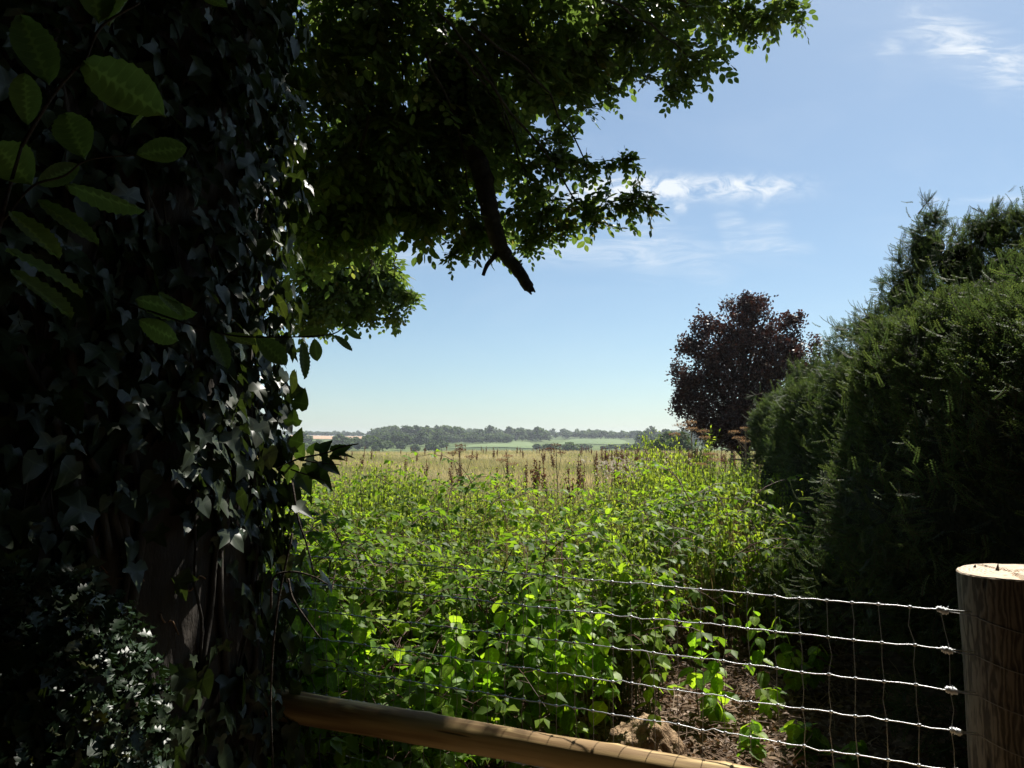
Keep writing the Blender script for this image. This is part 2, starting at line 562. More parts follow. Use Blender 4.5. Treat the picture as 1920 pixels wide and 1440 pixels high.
def ground_mat():
    m, t, out = new_mat('ground')
    L = t.links
    g = N(t, 'ShaderNodeNewGeometry')
    sp = N(t, 'ShaderNodeSeparateXYZ')
    L.new(g.outputs['Position'], sp.inputs[0])
    a = noise_tex(t, 9, 8, g.outputs['Position'], 0.4)
    soil = ramp(t, a.outputs[0], [(0.32, (0.045, 0.03, 0.02)), (0.5, (0.11, 0.075, 0.05)), (0.7, (0.22, 0.155, 0.10))])
    b = noise_tex(t, 0.055, 4, g.outputs['Position'], 0.5)
    c = noise_tex(t, 1.4, 6, g.outputs['Position'], 0.2)
    bc = math_node(t, 'ADD', math_node(t, 'MULTIPLY', b.outputs[0], 0.8), math_node(t, 'MULTIPLY', c.outputs[0], 0.25))
    mead = ramp(t, bc, [(0.38, (0.15, 0.17, 0.065)), (0.52, (0.27, 0.25, 0.12)), (0.66, (0.42, 0.34, 0.20))])
    d = noise_tex(t, 0.01, 5, g.outputs['Position'], 0.3)
    far = ramp(t, d.outputs[0], [(0.4, (0.06, 0.09, 0.03)), (0.6, (0.11, 0.15, 0.05))])
    m1 = N(t, 'ShaderNodeMix', data_type='RGBA')
    r1 = N(t, 'ShaderNodeMapRange')
    r1.inputs['From Min'].default_value = 9
    r1.inputs['From Max'].default_value = 13
    L.new(sp.outputs[1], r1.inputs[0])
    L.new(r1.outputs[0], m1.inputs[0])
    L.new(soil, m1.inputs[6])
    L.new(mead, m1.inputs[7])
    m2 = N(t, 'ShaderNodeMix', data_type='RGBA')
    r2 = N(t, 'ShaderNodeMapRange')
    r2.inputs['From Min'].default_value = 110
    r2.inputs['From Max'].default_value = 160
    L.new(sp.outputs[1], r2.inputs[0])
    L.new(r2.outputs[0], m2.inputs[0])
    L.new(m1.outputs[2], m2.inputs[6])
    L.new(far, m2.inputs[7])
    pr = N(t, 'ShaderNodeBsdfPrincipled')
    L.new(m2.outputs[2], pr.inputs['Base Color'])
    pr.inputs['Roughness'].default_value = 0.95
    pr.inputs['Specular IOR Level'].default_value = 0.1
    bp = N(t, 'ShaderNodeBump')
    bp.inputs['Strength'].default_value = 0.8
    bp.inputs['Distance'].default_value = 0.03
    L.new(a.outputs[0], bp.inputs['Height'])
    L.new(bp.outputs[0], pr.inputs['Normal'])
    L.new(pr.outputs[0], out.inputs[0])
    return m


def field_mat(name, c1, c2, rows=0.0):
    m, t, out = new_mat(name)
    L = t.links
    g = N(t, 'ShaderNodeNewGeometry')
    a = noise_tex(t, 0.02, 6, g.outputs['Position'])
    col = ramp(t, a.outputs[0], [(0.35, c1), (0.65, c2)])
    pr = N(t, 'ShaderNodeBsdfPrincipled')
    L.new(col, pr.inputs['Base Color'])
    pr.inputs['Roughness'].default_value = 0.95
    pr.inputs['Specular IOR Level'].default_value = 0.1
    L.new(pr.outputs[0], out.inputs[0])
    return m


# ------------------------------------------------------------------ ground
HY = [-60, 70, 95, 140, 250, 350, 480, 650, 900, 1200, 1500, 1900, 3200]
HZ = [0, 0, -0.15, -2.2, -11, -10, -5.8, -1.4, 3.2, 9.5, 13, 12, 4]


def H(x, y):
    h = np.interp(y, HY, HZ)
    x = np.asarray(x, float)
    far = np.clip((np.asarray(y) - 300) / 900, 0, 1)
    h = h + far * (np.clip(-x / 500, -0.8, 1) * 5.0 + 2.2 * np.sin(x / 170.0 + 1.0) + 1.2 * np.sin(x / 67.0 + np.asarray(y) / 150))
    near = np.clip(1 - np.abs(y) / 60, 0, 1)
    h = h + near * 0.02 * np.sin(x * 1.7) * np.sin(np.asarray(y) * 1.3)
    return h


def build_ground():
    k = np.linspace(-1, 1, 121)
    xs = np.sinh(k * 7.0) / math.sinh(7.0) * 2600
    j = np.linspace(-0.42, 1, 170)
    ys = np.sinh(j * 7.2) / math.sinh(7.2) * 3200
    X, Y = np.meshgrid(xs, ys)
    Z = H(X, Y)
    V = np.stack([X, Y, Z], -1).reshape(-1, 3)
    nx, ny = len(xs), len(ys)
    i, jj = np.meshgrid(np.arange(nx - 1), np.arange(ny - 1))
    a = (jj * nx + i).ravel()
    F = np.stack([a, a + 1, a + nx + 1, a + nx], -1)
    o = obj('ground', make_mesh('ground', V, F, ground_mat(), smooth=True))
    put(o, 'flat rough ground running out to the far hills', kind='structure')


def field_patch(name, pxa, pxb, ya, yb, mat, label, lift=0.4, fa=None, fb=None):
    """a far field laid on the hillside between two bearings and two distances"""
    n = 24
    V, F = [], []
    for j in range(n + 1):
        y = ya + (yb - ya) * j / n
        for i in range(n + 1):
            s = i / n
            k = j / n
            l = pxa + ((fa if fa is not None else pxa) - pxa) * k
            px = l + (pxb + ((fb if fb is not None else pxb) - pxb) * k - l) * s
            yy = y + 10 * math.sin(s * 7 + ya) + 22 * math.sin(s * 2.6) * (1 if j == 0 else 0)
            x = (px - 960) / FPX * yy
            V.append((x, yy, float(H(x, yy)) + lift))
    for j in range(n):
        for i in range(n):
            a = j * (n + 1) + i
            F.append((a, a + 1, a + n + 2, a + n + 1))
    o = obj(name, make_mesh(name, V, np.array(F), mat, smooth=True))
    put(o, label, kind='structure')


build_ground()
field_patch('stubble_field', 545, 690, 860, 1225, field_mat('stubble', (0.42, 0.26, 0.16), (0.50, 0.33, 0.21)), 'pale brown stubble field on the far hillside')
field_patch('green_field', 840, 1012, 545, 760, field_mat('pasture', (0.13, 0.18, 0.075), (0.18, 0.23, 0.10)), 'bright green pasture below the far wood', fa=955, fb=992)
field_patch('green_field', 1040, 1185, 640, 900, field_mat('crop', (0.115, 0.17, 0.07), (0.16, 0.21, 0.09)), 'green pasture between hedges at the far right', fa=1075, fb=1160)
field_patch('green_field', 500, 558, 800, 1000, field_mat('grazing', (0.15, 0.22, 0.08), (0.2, 0.26, 0.1)), 'strip of pasture beside the trunk')


# ------------------------------------------------------------------ small shapes
def leaf8(w=0.36, fold=0.10, droop=0.12, tint=0.5):
    """ovate leaf, unit long, 8 triangles: folded along the midrib and drooping to the tip"""
    def z(y):
        return -droop * y * y
    pts = [(0, 0, 0), (0, 1, z(1)), (0, 0.5, z(0.5) - fold * w)]
    for s in (-1, 1):
        for y, ww in ((0.2, 0.72), (0.5, 1.0), (0.8, 0.62)):
            pts.append((s * w * ww, y, z(y) + fold * w * 0.8))
    V = np.array(pts, float)
    F = np.array([(0, 2, 3), (3, 2, 4), (4, 2, 5), (5, 2, 1), (0, 6, 2), (6, 7, 2), (7, 8, 2), (8, 1, 2)])
    T = np.tile(np.array([tint, 0, 0]), (len(V), 1))
    T[:3, 2] = 1.0
    return V, F, T


def leaf4(w=0.3, fold=0.06, droop=0.1, tint=0.5):
    V = np.array([(0, 0, 0), (-w, 0.42, fold), (0, 1, -droop), (w, 0.42, fold), (0, 0.45, -fold * 0.5)], float)
    F = np.array([(0, 4, 1), (1, 4, 2), (2, 4, 3), (3, 4, 0)])
    return V, F, np.tile(np.array([tint, 0, 0]), (5, 1))


def leaf2(w=0.28, tint=0.5):
    V = np.array([(0, 0, 0), (-w, 0.5, 0.04), (0, 1, -0.05), (w, 0.5, 0.04)], float)
    F = np.array([(0, 3, 1), (1, 3, 2)])
    return V, F, np.tile(np.array([tint, 0, 0]), (4, 1))


def place(shape, pos, axis, nrm, s):
    V, F, T = shape
    R = frames(np.array([axis]), np.array([nrm]))[0]
    return V @ R.T * s + np.asarray(pos, float), F, T


def serrated_leaf(length=1.0, width=0.36, teeth=9, ripple=0.02, obov=0.0):
    """large leaf seen close up: toothed margin, sunken midrib, corrugated side veins"""
    rows = teeth * 2
    V, F = [], []
    cols = [-1, -0.66, -0.33, 0, 0.33, 0.66, 1]
    for j in range(rows + 1):
        t = j / rows
        w = width * (math.sin(PI * t ** (0.85 + obov)) ** 0.62 if 0 < t < 1 else 0.0)
        if j % 2 == 1 and 0 < t < 1:
            w *= 1.06
        for c in cols:
            y = t * length + abs(c) * 0.10 * (1 - t) * math.sin(PI * t)
            z = 0.05 * abs(c) ** 1.3 - 0.10 * t * t + (ripple if j % 2 else -ripple) * (1 - abs(c) * 0.4) * (abs(c) > 0.1)
            V.append((c * w, y, z))
    m = len(cols)
    for j in range(rows):
        for i in range(m - 1):
            a = j * m + i
            F += [(a, a + 1, a + m + 1), (a, a + m + 1, a + m)]
    V = np.array(V, float)
    T = np.tile(np.array([0.5, 0, 0.0]), (len(V), 1))
    for j in range(rows + 1):
        for i, c in enumerate(cols):
            T[j * m + i, 2] = 1.0 if c == 0 else (0.90 if j % 2 == 0 else 0.25)
    return V, np.array(F), T


def ivy_shape(kind=0, curl=0.0, wide=1.0):
    """ivy leaf, unit long, hanging along +y: pointed lobes round a basal notch"""
    if kind == 0:
        o = [(0, 0.10), (-0.18, -0.02), (-0.38, 0.05), (-0.50, 0.28), (-0.30, 0.36), (-0.24, 0.55), (-0.10, 0.80), (0, 1.0)]
    elif kind == 1:
        o = [(0, 0.08), (-0.15, -0.03), (-0.34, 0.08), (-0.36, 0.30), (-0.30, 0.48), (-0.20, 0.68), (-0.09, 0.86), (0, 1.0)]
    else:
        o = [(0, 0.12), (-0.20, 0.0), (-0.46, -0.02), (-0.44, 0.20), (-0.60, 0.46), (-0.26, 0.46), (-0.16, 0.74), (0, 1.0)]
    left = o
    right = [(-x, y) for x, y in o[1:-1]][::-1]
    ring = left + right
    c = (0, 0.32)
    V = [(c[0], c[1], -0.03)]
    for x, y in ring:
        V.append((x, y, 0.10 * abs(x) * 1.4 - 0.16 * max(0, y - 0.35) ** 2))
    n = len(ring)
    F = [(0, 1 + (i + 1) % n, 1 + i) for i in range(n)]
    V = np.array(V, float)
    V[:, 2] += curl * V[:, 0] * V[:, 1] * 0.9 - abs(curl) * V[:, 0] ** 2
    V[:, 0] *= wide
    T = np.tile(np.array([0.5, 0, 0.0]), (len(V), 1))
    T[0, 2] = 1.0
    for i, (x, y) in enumerate(ring):
        if (abs(x), y) in ((0.50, 0.28), (0.36, 0.30), (0.46, -0.02), (0.60, 0.46), (0, 1.0), (0.38, 0.05)):
            T[1 + i, 2] = 1.0
    return V, np.array(F), T


def beech_spray(n=11, length=0.36, leaf=0.062, seed=0):
    r = random.Random(seed)
    parts = []
    leaves = []
    pts = [(0.012 * math.sin(4 * s + seed), length * s, -0.05 * s * s) for s in np.linspace(0, 1, 5)]
    parts.append(tube(pts, [0.0022, 0.0018, 0.0014, 0.001, 0.0006], 3, cap=False))
    for k in range(n):
        s = 0.12 + 0.88 * k / (n - 1)
        side = -1 if k % 2 else 1
        ang = math.radians(r.uniform(38, 66)) * (1 if k < n - 1 else 0.1)
        p = (0.012 * math.sin(4 * s + seed), length * s, -0.05 * s * s)
        ax = (side * math.sin(ang), math.cos(ang), r.uniform(-0.35, 0.12))
        nm = (r.uniform(-0.35, 0.35), r.uniform(-0.35, 0.35), 1)
        sz = leaf * r.uniform(0.72, 1.18) * (0.8 if k < 2 else 1)
        lf = place(leaf8(0.31, 0.12, r.uniform(0.02, 0.22), r.random()), p, ax, nm, sz)
        parts.append(lf)
        leaves.append((p, ax, nm, sz))
    # a side twig
    for side in (-1, 1):
        s0 = r.uniform(0.25, 0.5)
        p0 = np.array([0, length * s0, -0.01])
        d = np.array([side * 0.8, 0.6, -0.1])
        p1 = p0 + d * length * 0.4
        parts.append(tube([p0, (p0 + p1) / 2, p1], [0.0016, 0.0012, 0.0006], 3, cap=False))
        for k in range(5):
            q = p0 + (p1 - p0) * (0.3 + 0.7 * k / 4)
            sd = -1 if k % 2 else 1
            ax = d + np.array([sd * 0.5, -sd * side * 0.6, r.uniform(-0.3, 0.1)]) * (k < 4)
            nm = (r.uniform(-0.35, 0.35), r.uniform(-0.35, 0.35), 1)
            sz = leaf * r.uniform(0.7, 1.1)
            parts.append(place(leaf8(0.31, 0.12, r.uniform(0.02, 0.22), r.random()), q, ax, nm, sz))
            leaves.append((tuple(q), tuple(ax), nm, sz))
    return merge(parts), leaves


def fill_blobs(blobs, density):
    """random points in ellipsoids; returns points, centres"""
    out, cen = [], []
    for (c, r, k) in blobs:
        n = max(1, int(density * k))
        d = norm(rng.normal(size=(n, 3)))
        rad = rng.random(n) ** 0.42
        out.append(np.array(c) + d * rad[:, None] * np.array(r))
        cen.append(np.tile(np.array(c), (n, 1)))
    return np.concatenate(out), np.concatenate(cen)


# ------------------------------------------------------------------ the ivy-clad tree
TC = np.array([-1.56, 2.25])


def trunk_r(z, a):
    """trunk radius at height z and bearing a: flared and fluted at the base, slowly narrowing"""
    r = 0.70 - 0.012 * z + 0.10 * math.exp(-max(z, 0) / 0.25)
    r *= 1 + (0.05 + 0.06 * math.exp(-max(z, 0) / 0.4)) * math.sin(5 * a + 0.7 + 0.3 * z) * 0.6 + 0.03 * math.sin(9 * a - z)
    r += 0.03 * mnoise.noise(Vector((math.cos(a) * 2, math.sin(a) * 2, z * 0.8)))
    return r


def trunk_p(a, z, off=0.0):
    r = trunk_r(z, a) + off
    return np.array([TC[0] + r * math.cos(a), TC[1] + r * math.sin(a), z])


tree = empty('beech_tree', (TC[0], TC[1], 0), 'massive dark tree at the left whose trunk is wrapped in ivy', 'tree')


def rel(V, root):
    return np.asarray(V) - np.array(root.location)


def build_trunk():
    zs = np.concatenate([np.linspace(-0.1, 1.2, 16), np.linspace(1.35, 8.5, 30)])
    nA = 64
    V, F = [], []
    for z in zs:
        for k in range(nA):
            V.append(trunk_p(2 * PI * k / nA, z))
    for j in range(len(zs) - 1):
        for k in range(nA):
            a = j * nA + k
            b = j * nA + (k + 1) % nA
            F.append((a, b, b + nA, a + nA))
    obj('trunk', make_mesh('trunk', rel(V, tree), F, M['bark'], smooth=True), tree)


build_trunk()

# boughs: (px, py, depth, radius in px of the photograph, share)
BOUGH_SPEC = [
    (610, 60, 4.6, 130), (750, 50, 4.5, 150), (900, 40, 4.7, 150), (1040, 40, 4.9, 130), (1160, 20, 5.0, 100), (1270, 0, 5.1, 80), (1360, -25, 5.2, 70), (1450, -20, 5.2, 40), (1490, 10, 5.2, 18),
    (620, 210, 4.8, 140), (770, 200, 4.7, 150), (910, 170, 4.8, 120), (1020, 130, 4.9, 80), (1105, 85, 5.0, 60), (1080, 160, 5.0, 34), (1140, 165, 5.0, 16), (1090, 195, 5.0, 12), (1270, 80, 4.7, 44), (1300, 110, 4.6, 36), (1285, 150, 4.6, 18), (1255, 168, 4.6, 9), (1380, 30, 5.1, 30), (1440, 35, 5.1, 20), (1400, 55, 5.1, 12),
    (1200, 85, 4.9, 34), (1215, 145, 4.9, 10), (1180, 130, 5.0, 12), (1340, 100, 4.7, 14), (1500, 30, 5.2, 8),
    (620, 340, 5.0, 120), (760, 320, 4.9, 130), (870, 260, 4.8, 90), (960, 250, 4.7, 45), (985, 320, 4.6, 40), (1030, 275, 4.6, 30), (1060, 300, 4.6, 24), (1100, 305, 4.5, 16), (1140, 308, 4.5, 10), (1175, 300, 4.5, 7), (1050, 250, 4.7, 12),
    (680, 390, 5.0, 62), (820, 385, 4.9, 60), (890, 400, 4.8, 46), (980, 395, 4.6, 34), (1040, 395, 4.5, 28), (1095, 390, 4.5, 24), (1140, 385, 4.4, 20), (1180, 375, 4.4, 16), (1215, 388, 4.3, 8), (1200, 360, 4.35, 8), (868, 455, 4.8, 18), (850, 480, 4.8, 8), (1020, 440, 4.6, 18), (990, 455, 4.6, 10), (1060, 430, 4.5, 12), (1110, 415, 4.5, 10),
    (740, 400, 5.0, 45), (640, 450, 5.2, 50), (940, 320, 5.2, 40), (590, 430, 5.0, 60), (1000, 360, 4.8, 30), (905, 440, 4.8, 22), (940, 430, 5.2, 26)]
FAR_SPEC = [(585, 480, 8.0, 50), (640, 490, 8.0, 55), (700, 500, 8.2, 48), (690, 550, 8.2, 42), (640, 560, 8.0, 40), (600, 570, 8.0, 34), (740, 540, 8.2, 28), (770, 550, 8.2, 16), (745, 590, 8.2, 16), (590, 530, 8, 40), (560, 580, 8.1, 40), (690, 585, 8.1, 22)]


def build_crown():
    sprays = [beech_spray(9 + k % 4, 0.30 + 0.03 * k, 0.076, 11 + k) for k in range(6)]
    variants = [s[0] for s in sprays]
    blobs = []
    for spec, dens in ((BOUGH_SPEC, 1), (FAR_SPEC, 1)):
        for px, py, Y, r in spec:
            c = P(px, py, Y)
            w = r * Y / FPX
            area = PI * w * w
            blobs.append((tuple(c), (w, w * 1.25, w * 0.9), area * ((110 if r > 60 else 125) if Y < 7 else 175) + (5 if r < 40 else 3)))
    pos, cen = fill_blobs(blobs, 1.0)
    small = np.concatenate([np.full(max(1, int(k)), 0.60 if r[0] < 0.075 else (0.78 if r[0] < 0.16 else 1.0)) for (c, r, k) in blobs])
    # unseen sprays added overhead and behind the viewer to shade trunk and twigs
    n = 6000
    q = np.stack([rng.uniform(-7.5, 3.2, n), rng.uniform(-6, 4.6, n), rng.uniform(4.2, 8.0, n)], -1)
    keep = (q[:, 2] > 2.1 + 0.78 * np.maximum(q[:, 1], 0) + 0.8) & (np.hypot(q[:, 0] + 2.0, q[:, 1] + 0.5) < 6.5)
    low = np.stack([rng.uniform(-2.8, 2.8, 3600), rng.uniform(0.4, 5.3, 3600), rng.uniform(3.2, 7.8, 3600)], -1)  # extra unseen layer added for shade on the trunk side
    low = low[(low[:, 1] < 1.9 + 0.56 * (low[:, 2] - 0.6)) & ((low[:, 0] < 0.5) | (low[:, 1] < 1.05 + 0.56 * (low[:, 2] - 0.6)))]  # cut back so the sun still reaches the rail
    low = low[low[:, 2] > 2.9 + 0.70 * low[:, 1]]
    over = np.concatenate([q[keep], low])
    over = over[(over[:, 1] < -1.1) | (over[:, 2] > 2.9 + 0.70 * over[:, 1])]
    npos = len(pos)
    allp = np.concatenate([pos, over])
    out = np.concatenate([pos - cen, rng.normal(size=over.shape)])
    base = allp - np.array([TC[0], TC[1] + 0.8, 4.0])
    ax = norm(norm(out) * 0.9 + norm(base) * 0.7 + rng.normal(size=allp.shape) * 0.35 + np.array([0, 0, -0.35]))
    nr = np.array([0, 0, 1.0]) + rng.normal(size=allp.shape) * 0.38
    R = frames(ax, nr)
    scl = rng.uniform(0.85, 1.15, len(allp))
    scl[:npos] *= small
    scl[npos:] *= 3.0
    pick = rng.integers(0, 6, len(allp))
    pos0 = allp - ax * 0.16 * scl[:, None]
    # the sprays nearest the viewer at the crown's edge: every leaf is a piece of its own
    px, py = proj(pos0[:npos])
    front = [i for i in range(npos) if 0 < py[i] < 460 and 1000 < px[i] < 1520]
    front.sort(key=lambda i: -(px[i] * 0.5 + py[i]))
    front = front[:16]
    mask = np.ones(len(allp), bool)
    single = 0
    lm = []
    for k in range(5):
        V, F, T = leaf8(0.31, 0.12, 0.04 + 0.04 * k)
        T = T.copy(); T[:, 0] = k / 4
        lm.append(make_mesh('leaf', V, F, M['beech'], T))
    for i in front:
        mask[i] = False
        V, F, T = variants[pick[i]]
        for (p, a, nm, sz) in sprays[pick[i]][1]:
            wp = R[i] @ np.array(p) * scl[i] + pos0[i]
            rr = frames(np.array([R[i] @ np.array(a, float)]), np.array([R[i] @ np.array(nm, float)]))[0]
            o = obj('leaf', lm[random.randrange(5)], tree)
            mt = Matrix([[*rr[0], 0], [*rr[1], 0], [*rr[2], 0], [0, 0, 0, 1]])
            o.rotation_euler = mt.to_euler()
            o.location = Vector(wp) - tree.location
            o.scale = (sz * scl[i],) * 3
            single += 1
    parts = [join(variants, pos0[mask], R[mask], scl[mask], pick[mask])]
    tw = []
    for i in front:
        pts = [R[i] @ np.array((0.012 * math.sin(4 * s + 11 + pick[i]), (0.30 + 0.03 * pick[i]) * s, -0.05 * s * s)) * scl[i] + pos0[i] for s in np.linspace(0, 1, 5)]
        tw.append(tube(pts, [0.0022, 0.0018, 0.0014, 0.001, 0.0006], 3, cap=False))
    V, F, T = merge(parts + tw)
    o = obj('crown', make_mesh('crown', rel(V, tree), F, M['beech'], T), tree)
    put(o, kind='stuff')
    # thin branches that carry the boughs
    hub = np.array([-0.6, 3.6, 5.2])
    for i, (c, r, k) in enumerate(blobs):
        if (i % 3 or r[0] < 0.05) and i < len(BOUGH_SPEC):
            continue
        c = np.array(c)
        far = i >= len(BOUGH_SPEC)
        dv = (hub - c) * np.array([1, 1, 0.45])
        start = c + dv * min(1.0, 1.1 / np.linalg.norm(dv))
        if far and i % 3:
            continue
        mid = start * 0.45 + c * 0.55 + np.array([0, 0, 0.25 * random.random()])
        end = c + (c - start) * 0.12
        pts = smooth_path([start, mid, c, end], 5)
        pts[1:-1] += rng.normal(size=pts[1:-1].shape) * 0.012
        V, F, T = tube(pts, lerp_radii([0.010, 0.007, 0.0045, 0.002], len(pts)), 5)
        obj('branch', make_mesh('branch', rel(V, tree), F, M['darkbark'], smooth=True), tree)
    # the main limbs
    limbs = [([(-1.35, 2.5, 5.6), (-1.0, 3.1, 5.9), (-0.6, 3.6, 5.6), (-0.2, 4.3, 5.6), (0.6, 4.8, 5.2), (1.3, 5.0, 4.7)], [0.16, 0.12, 0.09, 0.07, 0.045, 0.02]),
             ([(-1.5, 2.6, 6.0), (-1.5, 3.8, 6.2), (-1.6, 5.6, 5.0), (-1.7, 7.4, 4.0), (-1.6, 8.2, 3.4)], [0.15, 0.11, 0.07, 0.04, 0.015]),
             ([(-1.4, 2.0, 7.0), (-1.0, 0.4, 7.4), (0.2, -1.5, 7.2)], [0.16, 0.11, 0.05])]
    for pts, rs in limbs:
        q = smooth_path(pts, 7)
        V, F, T = tube(q, lerp_radii(rs, len(q)), 10, wob=0.06)
        obj('limb', make_mesh('limb', rel(V, tree), F, M['darkbark'], smooth=True), tree)
    # the broken dead limb hanging out of the leaves
    key = [(800, -60, 4.75), (815, 60, 4.7), (838, 170, 4.65), (880, 260, 4.6), (908, 340, 4.55), (920, 400, 4.5), (932, 450, 4.5), (950, 482, 4.48), (974, 512, 4.46), (992, 540, 4.45)]
    pts = smooth_path([(-0.6, 3.6, 5.6)] + [P(*k) for k in key], 5)
    pts[3:-1] += rng.normal(size=pts[3:-1].shape) * 0.0045
    rs = lerp_radii([0.09, 0.088, 0.085, 0.078, 0.068, 0.062, 0.058, 0.055, 0.042, 0.040, 0.036], len(pts))
    V, F, T = tube(pts, rs, 12, wob=0.16)
    dead = obj('broken_limb', make_mesh('broken_limb', rel(V, tree), F, M['darkbark'], smooth=True), tree)
    put(dead, 'dead broken limb with a ragged end')
    for a in range(7):
        an = a / 7 * 2 * PI
        c = pts[-1]
        d = norm(pts[-1] - pts[-3])
        s = c + np.array([math.cos(an), 0.6 * math.sin(an), 0.7 * math.sin(an)]) * 0.020 - d * 0.02
        V, F, T = tube([s, s + d * 0.03, s + d * random.uniform(0.035, 0.06)], [0.013, 0.011, 0.005], 5, wob=0.2)
        obj('splinter', make_mesh('splinter', V - np.array(tree.location), F, M['darkbark']), dead)
    st = smooth_path([P(938, 470, 4.5), P(925, 483, 4.47), P(913, 498, 4.45), P(906, 516, 4.44)], 4)
    V, F, T = tube(st, lerp_radii([0.024, 0.018, 0.014, 0.012], len(st)), 7, wob=0.2)
    obj('stub', make_mesh('stub', rel(V, tree), F, M['darkbark'], smooth=True), tree)
    return single


n_single = build_crown()

# ------------------------------------------------------------------ ivy on the trunk
ivy = empty('ivy', (TC[0], TC[1] - 0.7, 0), 'dense dark glossy ivy climbing over the tree trunk', 'ivy')


def build_ivy():
    n = 17000
    a = rng.uniform(math.radians(-150), math.radians(80), n)
    z = rng.uniform(0.0, 6.0, n) ** 1.0
    pos, ax, nr, sc, tn = [], [], [], [], []
    for i in range(n):
        p = trunk_p(a[i], z[i])
        px, py = proj(p)
        edge = math.cos(a[i] + math.radians(57))        # 1 facing the viewer, 0 at the rim
        cl = mnoise.noise(Vector((p[0] * 2.2, p[1] * 2.2, p[2] * 1.5)))
        keep = 1.05 + cl * 0.7
        bare = math.exp(-(((px - 290) / 130) ** 4 + ((py - 1120) / 230) ** 4))
        keep -= 1.25 * bare
        if z[i] < 0.9:
            keep += 0.1
        if edge < 0.35:
            keep += 0.5
        if random.random() > keep:
            continue
        nn = np.array([math.cos(a[i]), math.sin(a[i]), 0])
        tg = np.array([-math.sin(a[i]), math.cos(a[i]), 0])
        off = abs(random.gauss(0.03, 0.04)) + (0.09 * random.random() * min(1, z[i]) if edge < 0.4 else 0)
        pos.append(p + nn * off)
        ax.append(np.array([0, 0, -1]) + tg * random.gauss(0, 0.5) + nn * random.uniform(-0.1, 0.7))
        nr.append(nn * 0.9 + np.array([0, 0, random.uniform(-0.3, 1.1)]) + tg * random.gauss(0, 0.75))
        sc.append(random.choice((0.04, 0.05, 0.06, 0.075, 0.09)) * random.uniform(0.85, 1.1))
        tn.append(random.random() ** 1.5)
    pos, ax, nr, sc, tn = map(np.array, (pos, ax, nr, sc, tn))
    px, py = proj(pos)
    R = frames(ax, nr)
    pick = rng.integers(0, 6, len(pos))
    vis = (px > 20) & (px < 620) & (py > 0) & (py < 1440)
    score = np.where(vis, px / 600 + sc * 8, -9)
    order = np.argsort(-score)
    single = set(order[:295].tolist())
    shapes = [ivy_shape(k % 3, c, w) for k, c, w in ((0, 0.5, 0.9), (1, -0.4, 1.1), (2, 0.2, 0.8), (0, -0.7, 0.7), (1, 0.8, 0.85), (2, -0.5, 1.0))]
    meshes = []
    for k in range(6):
        for tt in (0.15, 0.5, 0.9):
            V, F, T = shapes[k]
            T = T.copy(); T[:, 0] = tt
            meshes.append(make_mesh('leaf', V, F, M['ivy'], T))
    root = np.array(ivy.location)
    for i in sorted(single):
        rr = R[i]
        o = obj('leaf', meshes[pick[i] * 3 + random.randrange(3)], ivy)
        o.rotation_euler = Matrix([[*rr[0], 0], [*rr[1], 0], [*rr[2], 0], [0, 0, 0, 1]]).to_euler()
        o.location = pos[i] - root
        o.scale = (sc[i],) * 3
    m = np.array([i not in single for i in range(len(pos))])
    V, F, T = join(shapes, pos[m], R[m], sc[m], pick[m], tn[m])
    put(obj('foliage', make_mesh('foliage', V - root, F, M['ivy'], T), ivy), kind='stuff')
    # climbing stems
    for k in range(26):
        a0 = math.radians(random.uniform(-125, 15))
        z0 = random.choice([0, 0, 0.3, 0.8, 1.2])
        pts = []
        aa = a0
        zz = z0
        dr = random.gauss(0, 0.05)
        for s in range(random.randint(14, 34)):
            pts.append(trunk_p(aa, zz, 0.008 + 0.01 * random.random()))
            aa += random.gauss(dr * 0.5, 0.022)
            zz += 0.10
        r0 = random.choice([0.004, 0.006, 0.012, 0.018])
        V, F, T = tube(smooth_path(pts, 2), lerp_radii([r0, r0 * 0.4], (len(pts) - 1) * 2 + 1), 6)
        obj('stem', make_mesh('stem', V - root, F, M['bark'], smooth=True), ivy)
    # thin wandering aerial stems over the bare patch
    for (pa, pb) in (((190, 1010), (270, 1085)), ((185, 1055), (275, 1120)), ((165, 900), (150, 1020)), ((225, 960), (180, 1010)), ((300, 1150), (335, 1185)), ((350, 1105), (385, 1080))):
        pts = []
        for s in np.linspace(0, 1, 7):
            x = pa[0] + (pb[0] - pa[0]) * s
            y = pa[1] + (pb[1] - pa[1]) * s + 8 * math.sin(s * 7)
            best = None
            for Y in np.linspace(1.2, 2.4, 61):
                q = P(x, y, Y)
                if math.hypot(q.x - TC[0], q.y - TC[1]) < trunk_r(q.z, math.atan2(q.y - TC[1], q.x - TC[0])) + 0.01:
                    best = q
                    break
            if best is not None:
                pts.append(best)
        if len(pts) > 3:
            V, F, T = tube(smooth_path(pts, 3), 0.0022, 5)
            obj('stem', make_mesh('stem', V - root, F, M['litter'], T * 0 + np.array([0.6, 0, 0])), ivy)
    # dark loose stems hanging clear of the trunk at its right
    loose = [[(548, 905, 1.95), (560, 975, 1.9), (575, 1020, 1.88), (590, 1078, 1.86)], [(508, 1140, 1.9), (512, 1085, 1.86), (545, 1072, 1.84), (585, 1080, 1.82), (615, 1096, 1.8)],
             [(540, 1085, 1.86), (548, 1120, 1.85), (570, 1155, 1.84), (600, 1196, 1.82)], [(548, 1000, 1.93), (520, 1140, 1.93), (508, 1290, 1.95), (512, 1440, 1.95)]]
    for pts in loose:
        q = smooth_path([P(*p) for p in pts], 6)
        V, F, T = tube(q, lerp_radii([0.0035, 0.002], len(q)), 5)
        obj('stem', make_mesh('stem', V - root, F, M['darkbark'], smooth=True), ivy)


build_ivy()

